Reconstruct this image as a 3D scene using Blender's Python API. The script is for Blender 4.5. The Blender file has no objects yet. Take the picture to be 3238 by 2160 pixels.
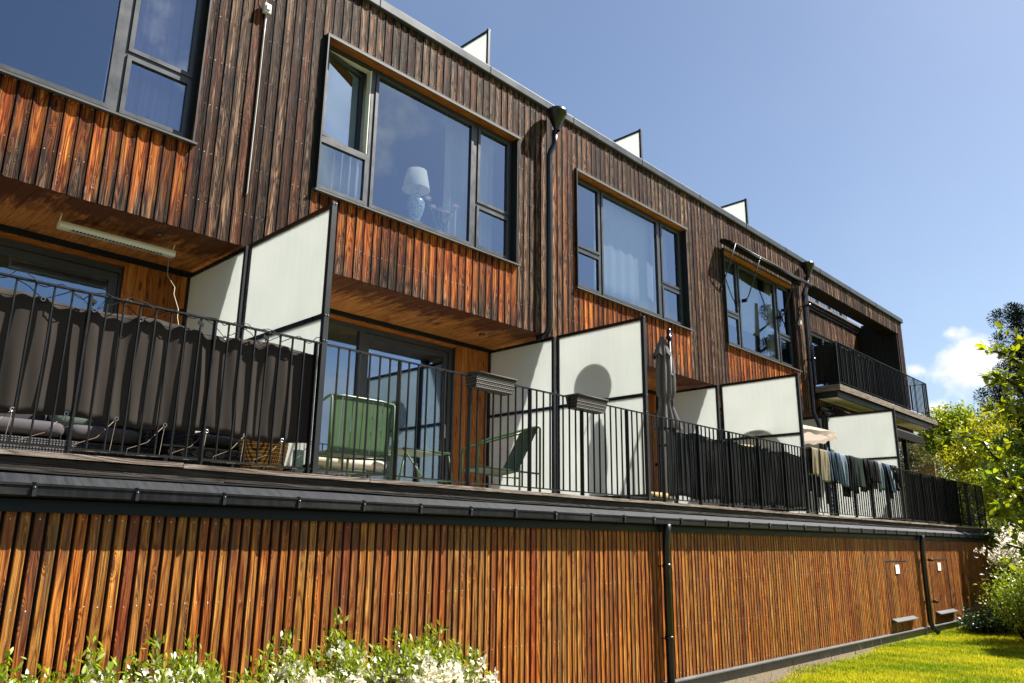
import bpy, math, random
import numpy as np
from mathutils import Vector, Matrix
random.seed(7)
RNG = np.random.default_rng(11)
S = bpy.context.scene
COL = S.collection

# ------------------------------------------------------------ camera
cam = bpy.data.objects.new('camera', bpy.data.cameras.new('camera'))
COL.objects.link(cam)
rt = Vector((0.69104554, -0.72272684, 0.01104412))
up = Vector((-0.18890593, -0.16583457, 0.96789124))
fw = Vector((0.69768948, 0.67094322, 0.25112662))
cam.matrix_world = Matrix(((rt.x, up.x, -fw.x, 0.0), (rt.y, up.y, -fw.y, -5.6), (rt.z, up.z, -fw.z, 1.8), (0, 0, 0, 1)))
cam.data.sensor_width = 36
cam.data.lens = 36 * 2453.55 / 3238
cam.data.clip_end = 3000
cam.data.clip_start = 0.05
S.camera = cam

# ------------------------------------------------------------ sun, sky
SUN = Vector((1.55, -1.0, 2.4)).normalized()
EL = math.asin(SUN.z)
AZ = math.atan2(SUN.x, SUN.y)
w = bpy.data.worlds.new('World')
S.world = w
w.use_nodes = True
nt = w.node_tree
nt.nodes.clear()
def wn(t, **k):
    n = nt.nodes.new(t)
    for a, b in k.items(): setattr(n, a, b)
    return n
out = wn('ShaderNodeOutputWorld')
bg = wn('ShaderNodeBackground')
bg.inputs[1].default_value = 0.05
sky = wn('ShaderNodeTexSky', sky_type='NISHITA', sun_disc=False)
sky.sun_elevation = EL
sky.sun_rotation = AZ
sky.air_density = 1.0
sky.dust_density = 1.1
sky.ozone_density = 1.6
tc = wn('ShaderNodeTexCoord')
# clouds: noise on the sky direction, present only in a few parts of the sky
nz = wn('ShaderNodeTexNoise'); nz.inputs['Scale'].default_value = 13; nz.inputs['Detail'].default_value = 9; nz.inputs['Roughness'].default_value = 0.58
nt.links.new(tc.outputs['Generated'], nz.inputs['Vector'])
def wm(op, a, b=None, c=None, clamp=False):
    n = wn('ShaderNodeMath', operation=op, use_clamp=clamp)
    for i, x in enumerate((a, b, c)):
        if x is None: continue
        if isinstance(x, (int, float)): n.inputs[i].default_value = x
        else: nt.links.new(x, n.inputs[i])
    return n.outputs[0]
def blob(cx, cy, cz, rx, rz, amp):
    c = Vector((cx, cy, cz)).normalized()
    s = wn('ShaderNodeVectorMath', operation='SUBTRACT')
    nt.links.new(tc.outputs['Generated'], s.inputs[0]); s.inputs[1].default_value = c
    m = wn('ShaderNodeVectorMath', operation='MULTIPLY')
    nt.links.new(s.outputs[0], m.inputs[0]); m.inputs[1].default_value = (1 / rx, 1 / rx, 1 / rz)
    l = wn('ShaderNodeVectorMath', operation='LENGTH')
    nt.links.new(m.outputs[0], l.inputs[0])
    return wm('MULTIPLY', wm('SUBTRACT', 1.0, l.outputs[1]), amp)
bl = [blob(.957, .217, .190, .048, .044, .72), blob(.963, .192, .196, .034, .022, .5), blob(.949, .25, .150, .03, .018, .5),
      blob(.946, .225, .232, .022, .012, .36), blob(.945, .268, .196, .016, .012, .36), blob(.976, .19, .085, .03, .03, .8),
      blob(.52, -.80, .13, .16, .11, .9), blob(.40, -.75, .50, .17, .13, .75), blob(.80, -.52, .24, .07, .07, .8),
      blob(.72, -.62, .11, .12, .05, .7), blob(.716, -.448, .534, .13, .12, .95), blob(.62, -.6, .55, .10, .05, .38)]
mx = bl[0]
for b in bl[1:]: mx = wm('MAXIMUM', mx, b)
mx = wm('MAXIMUM', mx, -0.6)
dens = wm('ADD', mx, wm('MULTIPLY', wm('SUBTRACT', nz.outputs['Fac'], 0.5), 1.9))
dens = wm('MULTIPLY', wm('SUBTRACT', dens, 0.13), 3.0, clamp=True)
nz3 = wn('ShaderNodeTexNoise'); nz3.inputs['Scale'].default_value = 2.2; nz3.inputs['Detail'].default_value = 5; nt.links.new(tc.outputs['Generated'], nz3.inputs['Vector'])
dens = wm('MAXIMUM', dens, wm('MULTIPLY', wm('SUBTRACT', nz3.outputs['Fac'], 0.42), .16, clamp=True))
nz2 = wn('ShaderNodeTexNoise'); nz2.inputs['Scale'].default_value = 26; nz2.inputs['Detail'].default_value = 6
nt.links.new(tc.outputs['Generated'], nz2.inputs['Vector'])
cr = wn('ShaderNodeValToRGB')
cr.color_ramp.elements[0].position = .3; cr.color_ramp.elements[0].color = (6.0, 6.3, 6.7, 1)
cr.color_ramp.elements[1].position = .62; cr.color_ramp.elements[1].color = (7.6, 7.7, 7.9, 1)
nt.links.new(nz2.outputs['Fac'], cr.inputs[0])
mixc = wn('ShaderNodeMix', data_type='RGBA')
nt.links.new(dens, mixc.inputs[0])
nt.links.new(sky.outputs[0], mixc.inputs[6]); nt.links.new(cr.outputs[0], mixc.inputs[7])
nt.links.new(mixc.outputs[2], bg.inputs[0])
nt.links.new(bg.outputs[0], out.inputs[0])

sl = bpy.data.lights.new('sun', 'SUN')
sl.energy = 5.0
sl.angle = math.radians(0.5)
sl.color = (1.0, 0.965, 0.90)
so = bpy.data.objects.new('sun', sl)
COL.objects.link(so)
so.rotation_euler = SUN.to_track_quat('Z', 'Y').to_euler()
so.location = (20, -20, 30)

S.view_settings.view_transform = 'Standard'
S.view_settings.look = 'None'
S.view_settings.exposure = 1.6
S.view_settings.gamma = 1.0
S.cycles.max_bounces = 10
S.cycles.transparent_max_bounces = 24
S.cycles.sample_clamp_indirect = 6

# ------------------------------------------------------------ materials
class NT:
    def __init__(s, name):
        s.m = bpy.data.materials.new(name); s.m.use_nodes = True
        s.t = s.m.node_tree; s.t.nodes.clear()
        s.out = s.n('ShaderNodeOutputMaterial')
    def n(s, t, **k):
        x = s.t.nodes.new(t)
        for a, b in k.items(): setattr(x, a, b)
        return x
    def l(s, a, b): s.t.links.new(a, b)
    def put(s, x, sock):
        if x is None: return
        if isinstance(x, bpy.types.NodeSocket): s.l(x, sock)
        elif isinstance(x, tuple) and len(x) == 3 and sock.type == 'RGBA': sock.default_value = (*x, 1)
        else: sock.default_value = x
    def math(s, op, a, b=None, c=None, clamp=False):
        x = s.n('ShaderNodeMath', operation=op, use_clamp=clamp)
        for i, v in enumerate((a, b, c)): s.put(v, x.inputs[i])
        return x.outputs[0]
    def vm(s, op, a, b=None):
        x = s.n('ShaderNodeVectorMath', operation=op)
        s.put(a, x.inputs[0]); s.put(b, x.inputs[1])
        return x.outputs[1] if op in ('LENGTH', 'DISTANCE', 'DOT_PRODUCT') else x.outputs[0]
    def noise(s, vec, scale, detail=3, rough=.5, dist=0):
        x = s.n('ShaderNodeTexNoise'); s.l(vec, x.inputs['Vector'])
        x.inputs['Scale'].default_value = scale; x.inputs['Detail'].default_value = detail
        x.inputs['Roughness'].default_value = rough; x.inputs['Distortion'].default_value = dist
        return x.outputs['Fac']
    def mix(s, f, a, b, mode='MIX'):
        x = s.n('ShaderNodeMix', data_type='RGBA', blend_type=mode)
        s.put(f, x.inputs[0]); s.put(a, x.inputs[6]); s.put(b, x.inputs[7])
        return x.outputs[2]
    def ramp(s, f, els):
        x = s.n('ShaderNodeValToRGB'); e = x.color_ramp.elements
        while len(e) < len(els): e.new(.5)
        for i, (p, c) in enumerate(els):
            e[i].position = p; e[i].color = (*c, 1) if len(c) == 3 else c
        s.l(f, x.inputs[0]); return x.outputs[0]
    def rng(s, v, a, b, c=0., d=1.):
        x = s.n('ShaderNodeMapRange', clamp=True)
        s.put(v, x.inputs[0])
        for i, k in enumerate((a, b, c, d)): x.inputs[i + 1].default_value = k
        return x.outputs[0]
    def pbr(s, col, rough=.6, metal=0., spec=None, bump=None, bstr=.3, bdist=.01):
        p = s.n('ShaderNodeBsdfPrincipled')
        s.put(col, p.inputs['Base Color']); s.put(rough, p.inputs['Roughness']); s.put(metal, p.inputs['Metallic'])
        if spec is not None: p.inputs['Specular IOR Level'].default_value = spec
        if bump is not None:
            b = s.n('ShaderNodeBump'); b.inputs['Strength'].default_value = bstr; b.inputs['Distance'].default_value = bdist
            s.l(bump, b.inputs['Height']); s.l(b.outputs[0], p.inputs['Normal'])
        return p.outputs[0]
    def fin(s, sh): s.l(sh, s.out.inputs[0]); return s.m
    def obj(s): return s.n('ShaderNodeTexCoord').outputs['Object']

def plain(name, col, rough=.6, metal=0., var=.25, sc=3., bump=0., spec=None, fine=60.):
    col = tuple(c * .50 for c in col)
    k = NT(name); o = k.obj()
    f = k.noise(o, sc, 5, .6); g = k.noise(o, fine, 3, .6)
    f2 = k.math('ADD', k.math('MULTIPLY', f, .7), k.math('MULTIPLY', g, .3))
    lo = tuple(c * (1 - var) for c in col); hi = tuple(min(1, c * (1 + var)) for c in col)
    c = k.ramp(f2, [(.3, lo), (.7, hi)])
    r = k.rng(f, .2, .8, max(0, rough - .12), min(1, rough + .12))
    return k.fin(k.pbr(c, r, metal, spec, g if bump else None, bump, .004))

def wood(name, kind):
    """boards: wc = grain space (metres, offset per board), bc = random per board + freshness, bl = place on the board"""
    k = NT(name)
    A = lambda nm: k.n('ShaderNodeAttribute', attribute_name=nm)
    wc = A('wc').outputs['Vector']; bc = A('bc'); blv = A('bl').outputs['Vector']
    sp = k.n('ShaderNodeSeparateColor'); k.l(bc.outputs['Color'], sp.inputs[0]); r1, r2, fr = sp.outputs
    # knots
    kv = k.vm('MULTIPLY', wc, (13., 13., 4.2) if kind == 'weathered' else (15., 15., 3.))
    v = k.n('ShaderNodeTexVoronoi'); k.l(kv, v.inputs['Vector']); v.inputs['Scale'].default_value = 1.
    v.inputs['Randomness'].default_value = 1.
    kd = v.outputs['Distance']
    vs = k.n('ShaderNodeSeparateColor'); k.l(v.outputs['Color'], vs.inputs[0])
    ksel = k.math('GREATER_THAN', vs.outputs[0], .45)
    kn = k.math('MULTIPLY', k.rng(kd, .0, .42, 1., 0.), ksel)      # 1 in a knot, falling off
    lowv = k.vm('MULTIPLY', wc, (9., 9., .75))
    ln = k.noise(lowv, 1., 2, .4, .3)
    # growth rings: contour lines of a smooth field, drawn together round the knots
    ph = k.math('ADD', k.math('MULTIPLY', ln, 11.), k.math('MULTIPLY', k.math('POWER', kn, 1.5), 5.))
    rg = k.math('ABSOLUTE', k.math('SINE', k.math('MULTIPLY', ph, 3.1416)))
    fib = k.noise(k.vm('MULTIPLY', wc, (420., 420., 9.)), 1., 3, .65)
    mid = k.noise(k.vm('MULTIPLY', wc, (75., 75., 2.2)), 1., 4, .6)
    lng = k.noise(k.vm('MULTIPLY', wc, (95., 95., .8)), 1., 3, .55)
    g = k.math('ADD', k.math('MULTIPLY', rg, .17), k.math('ADD', k.math('MULTIPLY', mid, .40), k.math('ADD', k.math('MULTIPLY', fib, .24), k.math('MULTIPLY', lng, .34))))
    g = k.math('ADD', k.math('MULTIPLY', k.math('SUBTRACT', g, .565), 1.75), .55)
    if kind == 'oiled':
        base = k.ramp(g, [(.22, (.035, .007, .002)), (.38, (.15, .028, .004)), (.56, (.36, .085, .007)), (.72, (.52, .165, .014)), (.88, (.72, .34, .06))])
        red = k.ramp(g, [(.2, (.06, .007, .002)), (.55, (.27, .035, .004)), (.85, (.40, .080, .010))])
        yel = k.ramp(g, [(.22, (.06, .018, .004)), (.5, (.33, .13, .016)), (.72, (.56, .28, .045)), (.88, (.80, .50, .14))])
        c = k.mix(k.rng(r1, .70, .95, 0., .8), base, red)
        c = k.mix(k.rng(r2, .3, .95, 0., .62), c, yel)
        hs = k.n('ShaderNodeHueSaturation'); k.l(c, hs.inputs['Color']); k.l(k.rng(k.math('FRACT', k.math('MULTIPLY', k.math('ADD', r1, r2), 7.31)), 0, 1, .72, 1.28), hs.inputs['Value']); c = hs.outputs[0]
        st = k.noise(k.vm('MULTIPLY', wc, (12., 12., 1.1)), 1., 5, .65)
        c = k.mix(k.rng(st, .50, .72, 0., .8), c, (.085, .050, .032))
        c = k.mix(k.rng(k.noise(k.vm('MULTIPLY', k.obj(), (1., 1., 1.)), .9, 4, .6), .45, .72, 0., .25), c, (.16, .085, .04))
        dm = k.rng(k.noise(k.vm('MULTIPLY', wc, (30., 30., 1.6)), 1., 4, .7), .52, .7, 0., .5)
        c = k.mix(dm, c, (.10, .040, .014))
        rough = k.rng(g, .3, .8, .40, .65)
    elif kind == 'weathered':
        old = k.ramp(g, [(.30, (.004, .003, .002)), (.45, (.018, .010, .007)), (.57, (.052, .028, .018)), (.68, (.15, .088, .054)), (.82, (.44, .30, .20))])
        old2 = k.ramp(g, [(.22, (.008, .004, .003)), (.5, (.042, .016, .009)), (.9, (.14, .055, .028))])
        old = k.mix(k.rng(r1, .55, .75), old, old2)
        fresh = k.ramp(g, [(.22, (.035, .007, .002)), (.42, (.17, .026, .004)), (.60, (.40, .082, .008)), (.74, (.58, .19, .025)), (.9, (.75, .42, .12))])
        st = k.noise(k.vm('MULTIPLY', wc, (14., 14., 1.3)), 1., 5, .65)
        fm = k.math('ADD', k.math('MULTIPLY', fr, .92), k.math('MULTIPLY', k.math('SUBTRACT', st, .5), k.math('MULTIPLY', k.math('GREATER_THAN', fr, .03), 1.9)))
        fm = k.math('ADD', fm, k.math('MULTIPLY', k.math('SUBTRACT', r2, .5), .35))
        rust = k.math('MULTIPLY', k.rng(st, .5, .72), .22)
        rd = k.noise(k.vm('MULTIPLY', wc, (160., 160., 3.5)), 1., 2, .5)
        old = k.mix(k.math('MULTIPLY', k.rng(rd, .56, .66), k.rng(k.noise(k.vm('MULTIPLY', wc, (20., 20., 1.2)), 1., 3, .6), .45, .62, 0., .75)), old, (.55, .42, .30))
        old = k.mix(k.rng(kn, .25, .7, 0., .55), old, (.30, .20, .13))
        fm = k.math('MAXIMUM', k.rng(fm, .12, .72), rust)
        c = k.mix(fm, old, fresh)
        tint = k.rng(r2, 0, 1, .50, 1.65)
        c = k.mix(1., c, (1.10, 1.0, .92), 'MULTIPLY'); hs = k.n('ShaderNodeHueSaturation'); k.l(c, hs.inputs['Color']); k.l(tint, hs.inputs['Value']); c = hs.outputs[0]
        dk = k.rng(k.noise(k.vm('MULTIPLY', wc, (20., 20., 1.1)), 1., 5, .7), .53, .68, 0., .7)
        c = k.mix(dk, c, (.010, .007, .006))
        sx = k.n('ShaderNodeSeparateXYZ'); k.l(blv, sx.inputs[0])
        e = k.math('DIVIDE', k.math('ABSOLUTE', sx.outputs[0]), k.math('MAXIMUM', sx.outputs[1], .02))
        en = k.noise(k.vm('MULTIPLY', wc, (60., 60., 2.)), 1., 4, .65)
        ee = k.math('ADD', e, k.math('MULTIPLY', k.math('SUBTRACT', en, .5), 2.2))
        c = k.mix(k.rng(ee, 1.0, 1.7, 0., .75), c, (.010, .006, .005))
        li = k.n('ShaderNodeHueSaturation'); k.l(c, li.inputs['Color']); k.l(k.rng(ee, .9, .1, 1., 1.7), li.inputs['Value']); c = li.outputs[0]
        rough = k.rng(g, .3, .8, .5, .75)
    elif kind == 'sheltered':
        c = k.ramp(g, [(.2, (.14, .030, .007)), (.5, (.36, .10, .017)), (.9, (.58, .23, .05))])
        hs = k.n('ShaderNodeHueSaturation'); k.l(c, hs.inputs['Color']); k.l(k.rng(r1, 0, 1, .75, 1.2), hs.inputs['Value']); c = hs.outputs[0]
        rough = .55
    elif kind == 'soffit':
        c = k.ramp(g, [(.2, (.22, .055, .012)), (.5, (.52, .18, .038)), (.9, (.74, .36, .10))])
        # water stains, darkest along the outer edge
        o = k.obj()
        st = k.math('ADD', k.math('MULTIPLY', k.noise(k.vm('MULTIPLY', o, (1., .6, 1.)), 3.4, 5, .65, .4), .55), k.math('MULTIPLY', k.noise(k.vm('MULTIPLY', wc, (14., 14., 2.6)), 1., 5, .7), .5))
        q = k.math('ADD', st, k.math('MULTIPLY', fr, .30))
        c = k.mix(k.rng(q, .58, .72, 0., .92), c, (.075, .018, .006))
        st2 = k.noise(k.vm('MULTIPLY', wc, (16., 16., 2.)), 1., 4, .6)
        c = k.mix(k.rng(st2, .5, .75, 0., .6), c, (.10, .03, .01))
        rough = .5
    elif kind in ('grey', 'shaded'):  # second kind: the same grey timber with shade put into its colour
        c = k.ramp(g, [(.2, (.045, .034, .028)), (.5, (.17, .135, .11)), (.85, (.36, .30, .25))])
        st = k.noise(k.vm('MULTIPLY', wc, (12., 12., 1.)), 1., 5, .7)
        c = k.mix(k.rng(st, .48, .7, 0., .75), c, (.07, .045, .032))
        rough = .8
    elif kind == 'deck':
        c = k.ramp(g, [(.2, (.22, .20, .18)), (.9, (.42, .38, .33))])
        rough = .8
    elif kind == 'black':
        c = k.ramp(g, [(.2, (.010, .010, .011)), (.9, (.055, .052, .055))])
        rough = .7
    elif kind == 'pale':
        c = k.ramp(g, [(.2, (.28, .15, .05)), (.9, (.62, .40, .18))])
        rough = .6
    sc = {'oiled': .68, 'weathered': .33, 'grey': .85, 'sheltered': .85, 'soffit': .85, 'black': .4, 'pale': .5, 'deck': 1., 'shaded': .17}[kind]
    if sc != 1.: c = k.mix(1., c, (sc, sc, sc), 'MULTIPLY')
    if kind in ('oiled', 'weathered', 'sheltered'):
        kk = k.math('MULTIPLY', k.rng(kd, .13, .24, 1., 0.), ksel)
        c = k.mix(k.math('MULTIPLY', kk, .85), c, (.008, .005, .004) if kind == 'weathered' else (.07, .018, .006))
        # screw heads: two per board at fixed heights
        sb = k.n('ShaderNodeSeparateXYZ'); k.l(blv, sb.inputs[0])
        du = k.math('SUBTRACT', k.math('ABSOLUTE', sb.outputs[0]), sb.outputs[1])
        dz = k.math('SUBTRACT', k.math('FRACT', k.math('ADD', k.math('DIVIDE', sb.outputs[2], .55), k.math('MULTIPLY', r1, .03))), .5)
        dd = k.math('SQRT', k.math('ADD', k.math('MULTIPLY', du, du), k.math('POWER', k.math('MULTIPLY', dz, .55), 2.)))
        c = k.mix(k.math('MULTIPLY', k.math('LESS_THAN', dd, .0042), k.rng(k.math('FRACT', k.math('MULTIPLY', r2, 5.7)), .2, .9, .05, .75)), c, (.9, .85, .78))
    return k.fin(k.pbr(c, rough, 0., {'oiled': .30, 'weathered': .10, 'grey': .08, 'black': .15}.get(kind, .2), g, .9, .010))

W_OIL = wood('oiled_larch', 'oiled'); W_OLD = wood('weathered_larch', 'weathered'); W_IN = wood('sheltered_larch', 'sheltered')
W_SOF = wood('stained_soffit', 'soffit'); W_GREY = wood('grey_timber', 'grey'); W_BLK = wood('black_timber', 'black'); W_PALE = wood('pale_timber', 'pale'); W_DECK = wood('deck_timber', 'deck'); W_SHADED = wood('shaded_grey_timber', 'shaded')
METAL = plain('anthracite_metal', (.026, .028, .033), .45, .0, .2, 2., spec=.3)
RAILM = plain('railing_paint', (.008, .009, .011), .45, .0, .25, 8., spec=.25)
PIPE = plain('pipe_paint', (.007, .008, .010), .3, .0, .2, 6., spec=.5)
ZINC = plain('zinc_sheet', (.10, .108, .13), .40, .0, .3, 1.6, spec=.13)
LEDGE = plain('ledge_sheet', (.17, .17, .165), .55, .0, .25, 2.5, spec=.2)
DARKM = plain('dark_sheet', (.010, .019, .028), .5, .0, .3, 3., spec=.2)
FRAMEM = plain('window_frame_paint', (.050, .054, .066), .42, 0, .12, 5.)
BLACKV = plain('black_void', (.006, .006, .007), .9)
CONC = plain('plinth_concrete', (.27, .24, .17), .85, 0, .22, 4., .3)
BEIGE = plain('beige_panel', (1.3, 1.15, .88), .7, 0, .08, 2.)
PLAST = plain('interior_plaster', (.34, .35, .38), .9, 0, .05)
FLOORI = plain('interior_floor', (.20, .13, .08), .6)
WHITE = plain('white_plastic', (.95, .93, .84), .4, 0, .05)
CREAMP = plain('cream_plastic', (1.3, 1.25, 1.0), .45, 0, .08)
STEEL = plain('bare_steel', (.6, .6, .6), .3, .9, .1)

def gutter_mat():
    k = NT('dirty_black_sheet'); o = k.obj()
    st = k.noise(k.vm('MULTIPLY', o, (22., 1., 3.)), 1., 5, .7)
    big = k.noise(k.vm('MULTIPLY', o, (1.2, 1., 6.)), 1., 4, .6)
    c = k.mix(k.rng(st, .45, .75, 0., .5), (.004, .004, .005), (.026, .026, .025))
    c = k.mix(k.rng(big, .5, .75, 0., .5), c, (.036, .036, .034))
    return k.fin(k.pbr(c, k.rng(big, .3, .7, .35, .6), 0., .18))
GUT = gutter_mat()
def flash_mat():
    k = NT('chalky_grey_sheet'); o = k.obj()
    st = k.noise(k.vm('MULTIPLY', o, (30., 2., 4.)), 1., 5, .7)
    big = k.noise(k.vm('MULTIPLY', o, (2.2, 1., 30.)), 1., 5, .65)
    c = k.mix(k.rng(st, .38, .72, 0., .8), (.008, .009, .011), (.034, .035, .040))
    c = k.mix(k.rng(big, .56, .66, 0., .8), c, (.022, .017, .015))
    return k.fin(k.pbr(c, .55, .0, .25, st, .3, .004))
FLASH = flash_mat()

def glass_mat(name, fac=.30, tint=(.90, .94, .95), refl=(.60, .77, 1.)):
    k = NT(name)
    tr = k.n('ShaderNodeBsdfTransparent'); tr.inputs[0].default_value = (*tint, 1)
    gl = k.n('ShaderNodeBsdfGlossy'); gl.inputs['Roughness'].default_value = 0.; gl.inputs[0].default_value = (*refl, 1)
    lw = k.n('ShaderNodeLayerWeight'); lw.inputs[0].default_value = .35
    f = k.math('ADD', k.math('MULTIPLY', lw.outputs['Fresnel'], .55), fac, clamp=True)
    o = k.obj(); nz_ = k.noise(o, 1.1, 1, .3)
    b = k.n('ShaderNodeBump'); b.inputs['Strength'].default_value = .012; b.inputs['Distance'].default_value = .05
    k.l(nz_, b.inputs['Height']); k.l(b.outputs[0], gl.inputs['Normal'])
    m = k.n('ShaderNodeMixShader'); k.l(f, m.inputs[0]); k.l(tr.outputs[0], m.inputs[1]); k.l(gl.outputs[0], m.inputs[2])
    return k.fin(m.outputs[0])
GLASS = glass_mat('window_glass', .25); GLASSC = glass_mat('coated_glass', .42)
GLASSD = glass_mat('door_glass', .16)

def frosted(nm='frosted_glass', gain=1., tr=.68):
    k = NT(nm); o = k.obj()
    n1 = k.noise(o, 1.3, 3, .5); n2 = k.noise(k.vm('MULTIPLY', o, (1, 40., 1.)), 2., 2, .5)
    n3 = k.noise(k.vm('MULTIPLY', o, (1., 9., .7)), 1.5, 5, .65)
    v = k.math('ADD', k.math('MULTIPLY', n1, .5), k.math('ADD', k.math('MULTIPLY', n2, .2), k.math('MULTIPLY', n3, .4)))
    c = k.ramp(v, [(.3, tuple(q * gain for q in (.66, .685, .66))), (.7, tuple(q * gain for q in (.75, .765, .735)))])
    d = k.n('ShaderNodeBsdfDiffuse'); k.l(c, d.inputs[0])
    t = k.n('ShaderNodeBsdfTranslucent'); k.l(c, t.inputs[0])
    m = k.n('ShaderNodeMixShader'); m.inputs[0].default_value = tr; k.l(d.outputs[0], m.inputs[1]); k.l(t.outputs[0], m.inputs[2])
    g = k.n('ShaderNodeBsdfGlossy'); g.inputs['Roughness'].default_value = .08
    m2 = k.n('ShaderNodeMixShader'); m2.inputs[0].default_value = .05; k.l(m.outputs[0], m2.inputs[1]); k.l(g.outputs[0], m2.inputs[2])
    return k.fin(m2.outputs[0])
FROST = frosted(); FROSTW = frosted('white_frosted_glass', 1.05, .78)

def cloth(name, col, trans=0., rough=.9, weave=0, var=.2):
    col = tuple(c * .50 for c in col)
    k = NT(name); o = k.obj()
    f = k.noise(o, 2.5, 4, .6); g = k.noise(k.vm('MULTIPLY', o, (260., 260., 260.)), 1., 2, .6)
    lo = tuple(c * (1 - var) for c in col); hi = tuple(min(1, c * (1 + var)) for c in col)
    c = k.ramp(k.math('ADD', k.math('MULTIPLY', f, .65), k.math('MULTIPLY', g, .35)), [(.3, lo), (.7, hi)])
    sh = k.pbr(c, rough, 0, .06, g, .3, .003)
    if trans:
        t = k.n('ShaderNodeBsdfTranslucent'); k.l(c, t.inputs[0])
        m = k.n('ShaderNodeMixShader'); m.inputs[0].default_value = trans; k.l(sh, m.inputs[1]); k.l(t.outputs[0], m.inputs[2]); sh = m.outputs[0]
    if weave:   # an open woven net: small holes and bright specks
        h = k.noise(k.vm('MULTIPLY', o, (300., 300., 190.)), 1., 1, .5)
        tr = k.n('ShaderNodeBsdfTransparent')
        m = k.n('ShaderNodeMixShader'); k.l(k.math('MULTIPLY', k.math('GREATER_THAN', h, .60), weave), m.inputs[0]); k.l(sh, m.inputs[1]); k.l(tr.outputs[0], m.inputs[2]); sh = m.outputs[0]
    return k.fin(sh)

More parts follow.
